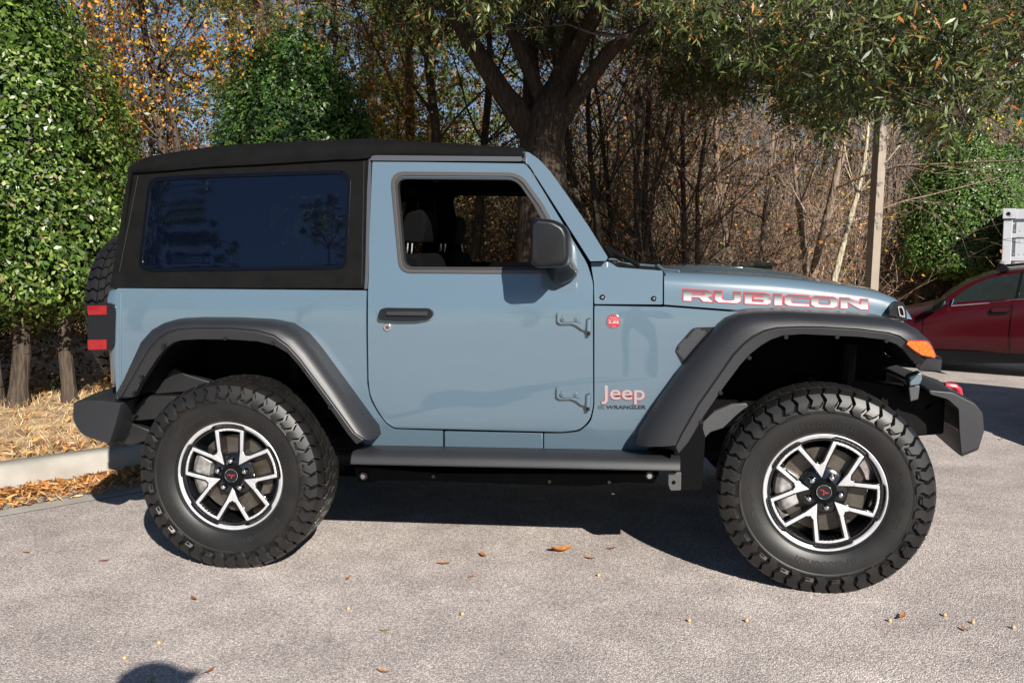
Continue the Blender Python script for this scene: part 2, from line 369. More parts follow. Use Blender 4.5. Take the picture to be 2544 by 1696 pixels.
for nm, m_, off, ofs in (('emblem_edge', DECR, .003, .030), ('emblem_face', EMBL, .0048, .010)):
    a = S(1380, 917, bodyY, off); b = S(1482, 917, bodyY, off)
    me = text(nm, 'Jeep', 1.0, None, None, None, .001, rawmesh=True, offset=ofs); xs = [v.co.x for v in me.vertices]; cx0 = (max(xs) + min(xs))/2; wd = max(xs) - min(xs) - 2*ofs
    kx = (b.x - a.x)*.965/wd; kz = (S(1400, 884.5, bodyY).z - S(1400, 917, bodyY).z)/.70
    for v in me.vertices: v.co = Vector(((a.x + b.x)/2 + (v.co.x - cx0)*kx, a.y + (b.y - a.y)*.5 + (.006 if v.co.z < 0 else 0), a.z + (b.z - a.z)*.5 + v.co.y*kz))
    link(nm, me, m_, car)
me = word('model_lettering', 'WRANGLER', 1392, 1484, 938.5, 7.6, DECK, .003, .003, shear=.0); link('model_lettering', me, DECK, car)
fl_ = MB(); 
for (xa, xb, ya, yb) in ((1374, 1388, 931, 938),): fl_.prism([S(x, y, bodyY, .003) for x, y in ((xa, ya), (xb, ya), (xb, yb), (xa, yb))], (0, .003, 0))
fl_.build('flag_decal', mat('decal_mid', (.06, .075, .085), .4), car, smooth=0)
# fender vent
vent = fil(c3([(483, 615, 14), (500, 578, 10), (585, 482, 14), (610, 474, 10), (730, 470, 4), (640, 572, 10), (530, 702, 6)]))
panel('fender_vent', vent, bodyY, GLOSSB, car, off=.004, thick=.01, bevel=.003)
vi = fil(c3([(497, 616), (512, 584), (592, 492), (612, 485), (672, 487), (655, 530), (535, 672)]))
def inside(p, poly):
    c = False
    for i in range(len(poly)):
        (x1, y1), (x2, y2) = poly[i-1], poly[i]
        if (y1 > p[1]) != (y2 > p[1]) and p[0] < (x2 - x1)*(p[1] - y1)/(y2 - y1) + x1: c = not c
    return c
hx = MB(); st = 6.4
for i in range(30):
    for j in range(30):
        p = (1545 + (i + .5*(j % 2))*st, 745 + j*st*.6)
        if inside(p, vi):
            ro = [S(p[0] + st*.56*math.cos(k*math.pi/3), p[1] + st*.36*math.sin(k*math.pi/3), bodyY, .0055) for k in range(6)]
            ri = [S(p[0] + st*.42*math.cos(k*math.pi/3), p[1] + st*.26*math.sin(k*math.pi/3), bodyY, .0055) for k in range(6)]
            hx.loft([ro, ri, [q + Vector((0, .004, 0)) for q in ri]], True, False)
hx.build('vent_grille', mat('vent_grey', (.09, .095, .11), .3), car, smooth=0, recalc=False)
# --- hood
def hw(x): return .665 - .105*max(0, min(1, (x - 1.826)/1.03))**1.3
def hoodY(x, z): return -hw(x)
seam = [(1525, 699.5), (1746, 716), (1900, 724), (2046, 730), (2095, 733)]
shou = [(1524, 622), (1564, 624.5), (1640, 627), (1768, 634), (1840, 641), (1919, 651), (1972, 658), (2010, 665), (2040, 673), (2063, 683), (2079, 695), (2089, 712), (2095, 728)]
def trace_z(tr, xs, fY):
    q = [S(a, b, fY) for a, b in tr]; return np.interp(xs, [p.x for p in q], [p.z for p in q])
x0h, x1h = S(1525, 700, hoodY).x, S(2095, 733, hoodY).x
xs = np.concatenate([np.linspace(x0h, x0h + (x1h-x0h)*.8, 14), np.linspace(x0h + (x1h-x0h)*.8, x1h, 12)[1:]])
zs_ = trace_z(seam, xs, hoodY); zh = trace_z(shou, xs, hoodY)
rings = []; 
def sstep(a, b, t): t = max(0, min(1, (t - a)/(b - a))); return t*t*(3 - 2*t)
for x, a, b in zip(xs, zs_, zh):
    w = hw(x); b = max(b - .004, a + .004); h = b - a; crown = .012*min(1, h/.1)
    bump = .014*sstep(x0h + .02, x0h + .12, x)*(1 - sstep(2.28, 2.62, x))
    half = [(w, 0), (w - .002, h*.3), (w - .006, h*.62), (w - .016, h*.82), (w - .034, h*.94), (w - .07, h), (w - .13, h + crown*.4), (.36, h + crown*.7 + bump*.05), (.31, h + crown*.8 + bump), (.15, h + crown + bump), (0, h + crown + bump)]
    ring = [(x, -y, a + z) for y, z in half] + [(x, y, a + z) for y, z in half[-2::-1]]
    rings.append(ring)
hood = MB().loft(rings, True, True).build('hood', PAINT, car, smooth=50, bevel=.004)
# hood side decal: seven wide letters
LET = {
 'R': ([(0, 0), (0, 1), (.78, 1), (.98, .84), (.98, .52), (.84, .38), (1.02, 0), (.68, 0), (.54, .32), (.28, .32), (.28, 0)], [(.28, .52), (.66, .52), (.72, .58), (.72, .74), (.66, .8), (.28, .8)]),
 'U': ([(0, .22), (0, 1), (.28, 1), (.28, .32), (.36, .22), (.66, .22), (.74, .32), (.74, 1), (1, 1), (1, .22), (.86, 0), (.14, 0)], None),
 'B': ([(0, 0), (0, 1), (.8, 1), (.96, .86), (.96, .62), (.88, .53), (1, .42), (1, .16), (.84, 0)], [(.28, .2), (.68, .2), (.72, .25), (.72, .36), (.66, .42), (.34, .42), (.34, .62), (.64, .62), (.69, .67), (.69, .76), (.64, .81), (.28, .81)]),
 'I': ([(0, 0), (0, 1), (1, 1), (1, 0)], None),
 'C': ([(0, .2), (0, .8), (.16, 1), (1, 1), (1, .76), (.34, .76), (.28, .68), (.28, .32), (.34, .24), (1, .24), (1, 0), (.16, 0)], None),
 'O': ([(0, .2), (0, .8), (.15, 1), (.85, 1), (1, .8), (1, .2), (.85, 0), (.15, 0)], [(.28, .32), (.34, .24), (.66, .24), (.72, .32), (.72, .68), (.66, .76), (.34, .76), (.28, .68)]),
 'N': ([(0, 0), (0, 1), (.3, 1), (.74, .44), (.74, 1), (1, 1), (1, 0), (.72, 0), (.26, .58), (.26, 0)], None)}
spans = [('R', 533, 712), ('U', 724, 884), ('B', 906, 1066), ('I', 1086, 1134), ('C', 1149, 1300), ('O', 1311, 1472), ('N', 1490, 1658)]
def lmap(u, v):      # u in crop3 x, v 0..1 up
    t = (u - 530)/1130; top = 240 + 62*t - 2*math.sin(t*3); bot = 310 + 55*t
    return c3([(u, bot + (top - bot)*v)])[0]
dec = sub('hood_decal', car)
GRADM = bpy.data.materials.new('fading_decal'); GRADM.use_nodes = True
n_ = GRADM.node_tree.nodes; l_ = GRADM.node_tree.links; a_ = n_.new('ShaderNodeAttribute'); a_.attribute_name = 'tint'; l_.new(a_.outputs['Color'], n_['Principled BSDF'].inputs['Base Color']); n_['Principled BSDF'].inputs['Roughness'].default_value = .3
for ch, u0, u1 in spans:
    for lay in (0, 1):
        w_ = u1 - u0; o_, h_ = LET[ch]; A = [(u0 + a*w_, b*72) for a, b in o_]; B = [(u0 + a*w_, b*72) for a, b in h_] if h_ else None
        d = 4.5 if lay == 0 else -1.5; A = off_poly(A, d); B = off_poly(B, -d) if B else None
        to = lambda q: [(p.x, p.z) for p in (S(*lmap(a, b/72), hoodY) for a, b in q)]
        bm = poly_fill(to(A), [to(B)] if B else [])
        z_ = .9
        while z_ < 1.25: bmesh.ops.bisect_plane(bm, geom=bm.verts[:] + bm.edges[:] + bm.faces[:], dist=1e-5, plane_co=(0, 0, z_), plane_no=(0, 0, 1)); z_ += .008
        for v in bm.verts:      # ride on the hood side
            t_ = np.interp(v.co.x, xs, (v.co.z - 0)*0 + zs_); hh = np.interp(v.co.x, xs, zh) - t_; r_ = (v.co.z - t_)/hh
            v.co.y = -hw(v.co.x) + float(np.interp(r_, [0, .3, .62, .82, .94], [0, .002, .006, .016, .034])) - .0022 - .0012*lay
        bm.normal_update()
        for f in bm.faces:
            if f.normal.y > 0: f.normal_flip()
        me = bpy.data.meshes.new('decal_letter')
        bm.to_mesh(me); bm.free()
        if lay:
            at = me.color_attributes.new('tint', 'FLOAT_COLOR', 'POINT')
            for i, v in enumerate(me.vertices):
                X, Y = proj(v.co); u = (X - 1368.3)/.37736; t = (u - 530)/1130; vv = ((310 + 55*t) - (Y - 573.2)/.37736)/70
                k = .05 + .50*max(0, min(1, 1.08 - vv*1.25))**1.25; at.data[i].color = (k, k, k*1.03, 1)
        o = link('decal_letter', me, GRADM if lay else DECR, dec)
# hood vents, latch, hinge nub
slab('hood_vent', c3([(722, 133), (742, 110), (800, 106), (895, 106), (925, 133)]), flat(-.2), GLOSSB, car, 0, .05, .004)
slab('vent_trim', c3([(722, 131), (740, 112), (830, 106), (810, 116), (760, 131)]), flat(-.205), ALU, car, 0, .01, .002)
slab('vent_trim', c3([(815, 131), (835, 108), (890, 106), (922, 131), (908, 131), (886, 113), (845, 114), (828, 131)]), flat(-.206), ALU, car, 0, .01, .002)
lat = panel('hood_latch', fil(c3([(1788, 400, 6), (1798, 360, 8), (1830, 318, 8), (1868, 318, 8), (1888, 350, 8), (1896, 432, 4), (1852, 425, 4), (1822, 408, 6)])), flat(-.60), PLAS_S, car, off=.02, thick=.05, bevel=.006, slices=.5)
panel('latch_catch', fil(c3([(1838, 345, 8), (1868, 343, 8), (1880, 372), (1884, 415, 6), (1850, 405, 6)])), flat(-.60), CHROME, car, off=.026, thick=.02, bevel=.004, slices=.5)
panel('latch_recess', fil(c3([(1848, 355, 6), (1864, 353, 6), (1873, 378), (1876, 404, 6), (1858, 398, 6)])), flat(-.60), PAINT_IN, car, off=.029, thick=.01, bevel=.001, slices=.5)
MB().tube([P(1512, 612, -.5), P(1525, 621, -.56), P(1560, 623, -.6)], [.011, .009, .006], 10).build('hood_hinge', PAINT, car)
# --- windshield frame, glass, roof side rail
def pilY(x, z): return -.74 + (z - 1.3)*.235
ap = fil([(1203, 350, 3), (1213, 349, 6), (1238, 366, 10), (1264, 394), (1304, 450), (1352, 520), (1396, 591, 3), (1392, 599, 2), (1356, 600), (1215, 379), (1203, 372)])
panel('windshield_frame', ap, lambda x, z: pilY(x, z) + .01, PAINT, car, thick=.05, bevel=.012, seg=3, mirror=True)
[o for o in COL.objects if o.name.startswith('windshield_frame') and o.data.vertices[0].co.y > 0][0].location.x = -.075
A1, A0 = P(1232, 362, -.6), P(1397, 595, -.66)
fr = MB().loft([[Vector((A1.x - .05 - .04*(s + 1), s*.6, A1.z + .01)), Vector((A1.x + .01 - .04*(s + 1), s*.6, A1.z - .02)), Vector((A1.x - .01 - .04*(s + 1), s*.6, A1.z - .06)), Vector((A1.x - .07 - .04*(s + 1), s*.6, A1.z - .03))] for s in (-1, -.5, 0, .5, 1)]); fr.build('windshield_header', PAINT, car, bevel=.01)
gl = MB().prism([Vector((A1.x - .03, -.58, A1.z - .03)), Vector((A1.x - .10, .58, A1.z - .03)), Vector((A0.x - .11, .64, A0.z + .01)), Vector((A0.x - .04, -.64, A0.z + .01))], (.004, 0, .003)); gl.build('windshield', GLASSC, car, smooth=0)
MB().loft([[Vector((A0.x - .03, s*.68, A0.z - .02)), Vector((A0.x + .1, s*.68, A0.z - .05)), Vector((A0.x + .24, s*.64, A0.z - .06)), Vector((A0.x + .24, s*.64, A0.z - .14)), Vector((A0.x - .03, s*.68, A0.z - .14))] for s in (-1, 0, 1)]).build('cowl_top', PLAS_S, car)
for yy in (-.45, .1):
    wp = MB(); d = Vector((0, yy + .5, 0)); wp.tube([P(1398, 576, -.5) + d, P(1440, 596, -.5) + d, P(1468, 612, -.5) + d], [.012, .008, .01], 6); wp.tube([P(1390, 568, -.5) + d, P(1404, 590, -.5) + d], .015, 8); wp.build('wiper', PAINT_IN, car)
MB().tube([P(1410, 597, -.62), P(1410, 607, -.62)], [.017, .017], 14).build('washer_nozzle', PLAS_S, car, bevel=.003)
rail = fil(c2([(203, 195, 4), (210, 170, 8), (240, 162, 6), (1295, 172, 4), (1300, 200), (1285, 206), (215, 200)]))
panel('roof_rail', rail, bodyY, mat('rail_grey', (.05, .055, .062), .35), car, off=.012, thick=.05, bevel=.006, mirror=True)
panel('roof_rail_end', c2([(1298, 140), (1316, 132), (1322, 165), (1322, 210), (1300, 206)]), bodyY, SEAL, car, off=.008, thick=.05, bevel=.003, mirror=True)
bp = fil(c1([(2212, 505), (2225, 275), (2240, 275), (2240, 505), (2214, 1212), (2192, 1214)]))
panel('pillar_seal', bp, bodyY, mat('seal_grey', (.045, .05, .058), .4), car, off=.002, thick=.03, bevel=.004, mirror=True)
# --- soft top
top = sub('soft_top', car)
sw_o = fil([(251, 660.5, 3), (296, 388), (300, 380), (480, 372), (846, 360, 3), (839, 662, 3)])
sw_h = fil([(326, 612, 16), (348, 424, 22), (372, 410), (450, 407), (780, 397, 22), (800, 420, 10), (792, 610, 20), (345, 617, 18)])
panel('side_fabric', sw_o, fabY, FABR, top, holes=[sw_h], thick=.012, bevel=.003, mirror=True)
wf_o = fil([(317, 614, 26), (341, 408, 26), (450, 401), (790, 391, 26), (806, 410, 12), (797, 618, 26), (345, 624, 20)], 6)
wf_i = fil([(326, 609, 24), (348, 418, 24), (450, 409), (780, 399, 22), (798, 420, 12), (790, 610, 24), (350, 616, 20)], 6)
BLUEK = mat('vinyl_edge', (.0015, .002, .004), .22, spec=.35)
panel('window_border', wf_o, fabY, BLUEK, top, holes=[wf_i], off=.004, thick=.006, bevel=.002, mirror=True)
# the vinyl pane sits slightly wavy in the fabric
def vinY(x, z): return fabY(x, z) + .002 + .0016*math.sin(7*(x + .2))*math.exp(-((x + .40)/.16)**2) + .0010*math.sin(6*z + 9*x)*math.exp(-((x + .42)/.15)**2)
def vin(mat_, mir):
    q = [S(a, b, fabY) for a, b in wf_i]; xa, xb = min(p.x for p in q), max(p.x for p in q); za, zb = min(p.z for p in q), max(p.z for p in q)
    nx, nz = 60, 30; poly = [(p.x, p.z) for p in q]
    bm = poly_fill(off_poly(poly, .003))
    for k in range(1, nx): bmesh.ops.bisect_plane(bm, geom=bm.verts[:] + bm.edges[:] + bm.faces[:], dist=1e-6, plane_co=(xa + (xb-xa)*k/nx, 0, 0), plane_no=(1, 0, 0))
    for k in range(1, nz): bmesh.ops.bisect_plane(bm, geom=bm.verts[:] + bm.edges[:] + bm.faces[:], dist=1e-6, plane_co=(0, 0, za + (zb-za)*k/nz), plane_no=(0, 0, 1))
    for v in bm.verts: v.co.y = vinY(v.co.x, v.co.z)*(-1 if mir else 1)
    bm.normal_update(); s_ = 1 if mir else -1
    for f in bm.faces:
        if f.normal.y*s_ < 0: f.normal_flip()
    me = bpy.data.meshes.new('side_window'); bm.to_mesh(me); bm.free(); finish(me, 0); me.polygons.foreach_set('use_smooth', np.ones(len(me.polygons), bool)); link('side_window', me, mat_, top)
vin(GLASSK, False); vin(GLASST, True)
st_ = MB()   # stitching lines on the fabric
def stitch(a, b, n):
    for k in range(n):
        t0, t1 = k/n, (k + .6)/n; p, q = [S(a[0] + (b[0]-a[0])*t, a[1] + (b[1]-a[1])*t, fabY, .001) for t in (t0, t1)]; st_.tube([p, q], .0009, 4)
stitch((317, 404), (274, 625), 46); stitch((836, 372), (831, 655), 60)
st_.build('stitching', mat('thread', (.05, .05, .05), .8), top, smooth=0)
# roof cloth: drip edge, side roll, crown
drip = [(294, 397), (330, 395.5), (400, 390), (480, 383), (600, 377), (700, 371), (780, 366), (815, 366), (843, 363), (860, 358), (1000, 359), (1195, 362), (1204, 362)]
crest = [(297, 381), (318, 360), (400, 347), (480, 336), (600, 329), (700, 324), (780, 321), (815, 319.5), (845, 319), (870, 320), (1000, 329), (1150, 342), (1203, 351)]
rr = []
for (a, b), (c, d) in zip(drip, crest):
    lo = S(a, b, fabY, .016); hi = P(c, d, -.52); x = (lo.x*.6 + hi.x*.4) if hi.x < lo.x + .1 else lo.x; x = lo.x; h = max(.012, hi.z - lo.z); yo = -lo.y
    half = [(yo - .012, -.006), (yo, 0), (yo + .003, h*.25), (yo - .004, h*.5), (yo - .022, h*.72), (yo - .05, h*.88), (yo - .11, h*.985), (yo - .25, h*1.0), (yo - .42, h*1.0), (0, h*1.0)]
    rr.append([(x, -y, lo.z + z) for y, z in half] + [(x, y, lo.z + z) for y, z in half[-2::-1]])
MB().loft(rr, True, True).build('roof_cloth', FABR, top, smooth=55)
# --- fender flares: matched points on body edge, crease and lip
def flare(name, B, Cc, L, Yb, Yc, Yin, conv):
    rows = []
    n = len(B); rings = []
    for i in range(n):
        b = P(*conv([B[i]])[0], Yb[i]); c = P(*conv([Cc[i]])[0], Yc[i]); l = P(*conv([L[i]])[0], Yc[i] + .004)
        inn = Vector((b.x, Yin, b.z)); nb = Vector((l.x - b.x, 0, l.z - b.z))
        b0 = b + Vector((0, .02, 0)); e_ = lambda f: Vector((b.x + (c.x - b.x)*(1 - math.cos(f)), b.y + (c.y - b.y)*math.sin(f), b.z + (c.z - b.z)*(1 - math.cos(f)))); m1 = e_(.42); m2 = e_(.84); m3 = e_(1.22); c0 = c + Vector((0, -.002, 0)); c1_ = c + Vector((0, .006, 0)) + (l - c)*.07
        c2_ = c + Vector((0, -.002, 0)) + (l - c)*.2
        li = l + Vector((0, .035, 0)); lb = l + (b - l)*.12 + Vector((0, .05, 0)); bi = b + (l - b)*.15 + Vector((0, .06, 0))
        rings.append([inn, b0, b, m1, m2, m3, c0, c1_, c2_, l, li, lb, bi, Vector((b.x + nb.x*.15, Yin, b.z + nb.z*.15))])
    return MB().loft(rings, True, True).build(name, PLAS, car, smooth=38, bevel=.003, mirror=True), [r[9] for r in rings]
Bf = [(245, 1185), (262, 1110), (380, 920), (525, 715), (640, 580), (750, 455), (795, 418), (860, 392), (960, 378), (1150, 374), (1300, 383), (1560, 397), (1790, 418), (1890, 447), (1960, 490), (2028, 552), (2070, 640), (2108, 657)]
Cf = [(485, 1190), (520, 1110), (620, 935), (740, 765), (830, 635), (890, 572), (950, 525), (1020, 490), (1100, 471), (1250, 465), (1380, 467), (1600, 480), (1780, 502), (1850, 522), (1890, 552), (1935, 605), (2000, 648), (2108, 660)]
Lf = [(505, 1238), (560, 1175), (665, 1000), (790, 820), (880, 700), (945, 630), (1010, 580), (1070, 545), (1140, 522), (1260, 514), (1390, 520), (1600, 530), (1760, 548), (1830, 575), (1870, 605), (1910, 655), (1985, 740), (2100, 746)]
Ybf = [-.84]*12 + [-.84, -.83, -.82, -.80, -.81, -.79]; Ycf = [-.935]*13 + [-.93, -.925, -.915, -.88, -.80]
ff, lipf = flare('fender_flare', Bf, Cf, Lf, Ybf, Ycf, -.58, c3)
Br = [(400, 684), (470, 560), (600, 280), (680, 192), (760, 147), (850, 122), (1000, 115), (1250, 117), (1500, 130), (1650, 160), (1760, 230), (1850, 335), (2050, 610), (2262, 915), (2268, 985)]
Cr = [(435, 685), (505, 560), (640, 325), (710, 252), (775, 213), (850, 192), (1000, 183), (1250, 186), (1420, 203), (1540, 237), (1640, 312), (1725, 405), (1920, 665), (2125, 942), (2198, 988)]
Lr = [(530, 687), (575, 595), (690, 415), (755, 335), (815, 292), (880, 275), (1000, 270), (1230, 272), (1420, 285), (1540, 312), (1640, 370), (1720, 460), (1890, 690), (2070, 950), (2135, 1026)]
fr_, lipr = flare('fender_flare', Br, Cr, Lr, [-.815, -.825, -.84, -.845] + [-.85]*11, [-.87, -.89, -.915, -.925] + [-.935]*11, -.70, c4)
for tr, cv, Yq in (([(1158, 532), (1468, 530), (1768, 553), (935, 657), (760, 870), (643, 1047), (1958, 703)], c3, -.93), ([(745, 315), (585, 540), (530, 655), (1192, 263), (1535, 298), (1762, 490), (1948, 757)], c4, -.93)):
    for q in cv(tr): p = P(*q, Yq); MB().disc((p.x, p.z), .008, -.938, -.92, 10).build('flare_rivet', PLAS_S, car, mirror=True)
panel('marker_light', fil(c3([(1893, 575, 6), (1905, 557, 6), (2018, 560, 8), (2042, 590, 6), (2068, 645, 4), (2060, 655, 4), (1985, 641, 8), (1935, 608, 8)])), flat(-.922), AMBER, car, off=.022, thick=.06, bevel=.007, slices=.5, mirror=True)
panel('marker_rim', fil(c3([(1888, 574, 6), (1902, 552, 6), (2021, 555, 8), (2047, 588, 6), (2073, 649, 4), (2062, 661, 4), (1983, 648, 8), (1930, 613, 8)])), flat(-.922), DECR, car, off=.014, thick=.05, bevel=.004, slices=.5, mirror=True)
# wheel housings
def liner(lip, Ya, Yb, name):
    MB().loft([[Vector((p.x, Y, p.z + .004)) for p in lip] for Y in (Ya, Yb)], False, False).build(name, PAINT_IN, car, mirror=True)
liner(lipf, -.88, -.40, 'wheel_housing'); liner(lipr, -.88, -.40, 'wheel_housing')
for lip in (lipf, lipr): MB().prism([Vector((p.x, -.42, p.z)) for p in lip], (0, .03, 0)).build('housing_wall', PAINT_IN, car, mirror=True)
# engine bay / body core keeps light out
MB().box((2.32, 0, .80), (.96, .74, .50)).build('engine_bay', PAINT_IN, car)
MB().box((.62, 0, .66), (2.3, 1.3, .10)).build('floor_pan', PAINT_IN, car)
MB().box((1.68, 0, .90), (.06, 1.44, .52)).build('firewall', PAINT_IN, car)
# --- wheels
def wheel_meshes():
    Rt, W_ = .412, .1425; N = 44; t = MB()
    prof = [(.233, .098), (.2365, .113), (.244, .126), (.262, .137), (.295, .1435), (.318, .1425), (.322, .1445), (.328, .1445), (.332, .1405), (.352, .1345), (.374, .1235), (.388, .112), (.3945, .09), (.397, .05), (.398, 0)]
    full = [(r, -h) for r, h in prof] + [(r, h) for r, h in prof[-2::-1]]
    t.lathe(full, 132)
    def blk(a0, a1, pts, sh=0.0):    # pts: (r_bottom, r_top, axial) profile swept over an angle range
        rings = []
        for a in (a0, a1):
            lo = [(rb, ax, a + sh*ax) for rb, rt, ax in pts]; hi = [(rt, ax, a*.92 + (a0 + a1)/2*.08 + sh*ax) for rb, rt, ax in pts]
            rings.append([(r*math.cos(q), ax, r*math.sin(q)) for r, ax, q in lo] + [(r*math.cos(q), ax, r*math.sin(q)) for r, ax, q in hi[::-1]])
        t.loft(rings)
    dt = 2*math.pi/N
    for s in (-1, 1):
        for k in range(N):
            a = (k + (.5 if s > 0 else 0))*dt; long = k % 2 == 0
            # shoulder lug wrapping from the tread to the sidewall, offset outline as one solid
            ins, out = [], []
            P_ = [(.396, .411, .062), (.394, .412, .085), (.388, .409, .108), (.376, .396, .1285), (.356, .374, .1405)] + ([(.338, .350, .1485), (.322, .329, .1475)] if long else [(.340, .352, .147)])
            n = len(P_); rings = []
            wd = .43 if long else .40
            for j, (rb, rt, ax) in enumerate(P_):
                zig = .115*dt*(1 if j % 2 else -1); f_ = wd*(1 - .25*max(0, j - 3)/3)
                ta = [(rb, a - f_*dt + zig), (rt, a - f_*dt*.92 + zig), (rt, a + f_*dt*.92 + zig), (rb, a + f_*dt + zig)]
                axo = ax + (.004 if j >= 3 else 0); axi = ax - (.006 if j >= 2 else 0)
                rings.append([(ta[0][0]*math.cos(ta[0][1]), s*axi, ta[0][0]*math.sin(ta[0][1])), (ta[1][0]*math.cos(ta[1][1]), s*axo, ta[1][0]*math.sin(ta[1][1])), (ta[2][0]*math.cos(ta[2][1]), s*axo, ta[2][0]*math.sin(ta[2][1])), (ta[3][0]*math.cos(ta[3][1]), s*axi, ta[3][0]*math.sin(ta[3][1]))])
            t.loft(rings)
            if long:  # small chock between the long lugs on the sidewall
                b_ = a + dt; rr_ = [(.342, .1445), (.352, .143)]
                t.loft([[(r*math.cos(b_ + q*dt), s*(h + e), r*math.sin(b_ + q*dt)) for q, e in ((-.22, -.004), (-.16, .0045), (.16, .0045), (.22, -.004))] for r, h in rr_])
    for row, ax0, ax1 in ((0, -.056, -.024), (1, -.020, .020), (2, .024, .056)):
        for k in range(N):
            a = (k + (.0, .45, .2)[row])*dt; z = .18*dt
            t.loft([[((.396 if e == 0 else .4115)*math.cos(a + q*dt + zz), ax, (.396 if e == 0 else .4115)*math.sin(a + q*dt + zz)) for q, e in ((-.40, 0), (-.37, 1), (.37, 1), (.40, 0))] for ax, zz in ((ax0, -z), ((ax0*2 + ax1)/3, z*.6), ((ax0 + 2*ax1)/3, -z*.2), (ax1, z))])
    tyre = t.build('tyre', RUB, None, smooth=28); 
    # rim: barrel and black face
    b = MB().lathe([(.2362, -.104), (.2345, -.107), (.224, -.098), (.214, -.09), (.208, -.04), (.205, .09), (.225, .11), (.232, .112), (.225, .118), (.20, .10), (.196, .0), (.204, -.085), (.215, -.104), (.222, -.114)], 96, loop=False)
    barrel = b.build('rim_barrel', GLOSSB, None, smooth=40)
    Ro = .2345; sp = MB(); al = MB()
    def cp(u, v, k, y, base): 
        q = base + k*2*math.pi/5; x, z = u*Ro, v*Ro; c, s_ = math.cos(q), math.sin(q); return (x*c - z*s_, y, x*s_ + z*c)
    # half of one U, local axes: v outward along the U, mirrored in u
    A, Bq, Cq, D, E_, Fq = (.272, .835), (.208, .812), (.186, .445), (.141, .194), (.276, .380), (.243, .448)
    def dish(u, v): r = math.hypot(u, v); return -.098 - .006*r + .03*(1 - min(1, r/.5))**1.5*0 + .018*max(0, .55 - r)
    for k in range(5):
        for mset, grow, y0, dep in ((al, 0, 0.0, .008), (sp, .028, .004, .055)):
            g = grow
            def q(pt): return cp(pt[0], pt[1], k, dish(*pt) + y0, 0)
            for s_ in (1, -1):
                a = (A[0] + g, A[1] + g); bq = (Bq[0] - g, Bq[1] - g*.6); cq = (Cq[0] - g, Cq[1]); d = (D[0] - g*.2, D[1] - g*.6); e = (E_[0] + g*.3, E_[1] + g*.45); f = (Fq[0] + g, Fq[1] + g*.6)
                if g: e = (E_[0]*1.06, E_[1]*1.06)
                for quad in ((a, bq, cq, f), (f, cq, d, e)):
                    pts = [q((s_*u, v)) for u, v in quad]; mset.prism(pts, (0, dep, 0))
            n = 6; arcs = []
            outer, inner = [], []
            for i in range(n + 1):
                u = -A[0] - g + (2*A[0] + 2*g)*i/n; ro = math.hypot(A[0], A[1]) + g; v = math.sqrt(max(0, ro*ro - u*u)); outer.append((u, v))
                u2 = -Bq[0] + g + (2*Bq[0] - 2*g)*i/n; ri = math.hypot(Bq[0], Bq[1]) - g*.6; inner.append((u2, math.sqrt(ri*ri - u2*u2)))
            for i in range(n):
                pts = [q(w) for w in (outer[i], outer[i+1], inner[i+1], inner[i])]; mset.prism(pts, (0, dep, 0))
    # outer machined ring with notches, black ring beneath
    M_ = 240; ring = []
    for i in range(M_):
        an = 2*math.pi*i/M_; d5 = (math.degrees(an) - 90 + 36) % 72 - 36; w = .960 - .032*sstep(17, 21, abs(d5)); 
        c, s_ = math.cos(an), math.sin(an); ring.append([(r*Ro*c, y, r*Ro*s_) for r, y in ((w, -.098), (w, -.110), (w + .006, -.1125), (.985, -.1165), (1.004, -.1135), (1.004, -.10))])
    al.loft(ring, True, False, True)
    face = al.build('rim', ALU, None, smooth=25, bevel=.0015)
    sp.lathe([(.93*Ro, -.101), (.875*Ro, -.099), (.87*Ro, -.06), (.96*Ro, -.05)], 96)
    for k in range(5): # bars joining each U end to the ring
        for s_ in (1, -1): sp.prism([cp(s_*u, v, k, -.098, 0) for u, v in ((.30, .80), (.22, .84), (.26, .93), (.35, .90))], (0, .05, 0))
    # hub body with lug pockets
    sp.lathe([(.0, -.085), (.115*Ro, -.087), (.135*Ro, -.084), (.33*Ro, -.080), (.40*Ro, -.07), (.40*Ro, -.03), (0, -.03)], 40)
    black = sp.build('rim_spokes', GLOSSB, None, smooth=30, bevel=.002)
    cap = MB().lathe([(0, -.1), (.027, -.1), (.0295, -.097), (.0295, -.08)], 32).build('hub_cap', GLOSSB, None, smooth=40)
    capring = MB().lathe([(.0272, -.1003), (.0285, -.1008), (.0296, -.0995), (.0290, -.098)], 32, loop=True).build('cap_ring', CHROME, None)
    e_ = MB()
    for pts in ([(-.019, .005), (-.008, .009), (-.012, .003), (-.014, -.006)], [(-.008, .009), (.004, .004), (-.004, -.002), (-.012, .003)], [(.004, .004), (.018, .009), (.016, .001), (.006, -.003), (-.004, -.002)], [(-.004, -.002), (.006, -.003), (.004, -.013), (-.001, -.013)]):
        e_.prism([(u, -.1012, v) for u, v in off_poly(pts, -.0012)], (0, .001, 0))
    emb = e_.build('cap_emblem', DECR, None, smooth=0)
    ln = MB().lathe([(0, -.116), (.006, -.1155), (.0095, -.112), (.011, -.106), (.0115, -.09), (.0125, -.086), (.0125, -.07)], 6)
    ln.v = ln.v; lug = MB().lathe([(0, -.118), (.0055, -.1175), (.009, -.1145), (.0112, -.108), (.0112, -.094), (.0145, -.090), (.0145, -.075)], 12).build('lug_nut', CHROME, None, smooth=40)
    ld = MB().lathe([(.0165, -.088), (.018, -.092), (.0195, -.088)], 20, loop=True)
    disc = MB().lathe([(.06, -.03), (.066, -.062), (.095, -.064), (.096, -.045), (.168, -.045), (.170, -.040), (.170, -.022), (.096, -.022)], 64, loop=True).build('brake_disc', DISC, None, smooth=35)
    cal = MB()
    rings = []
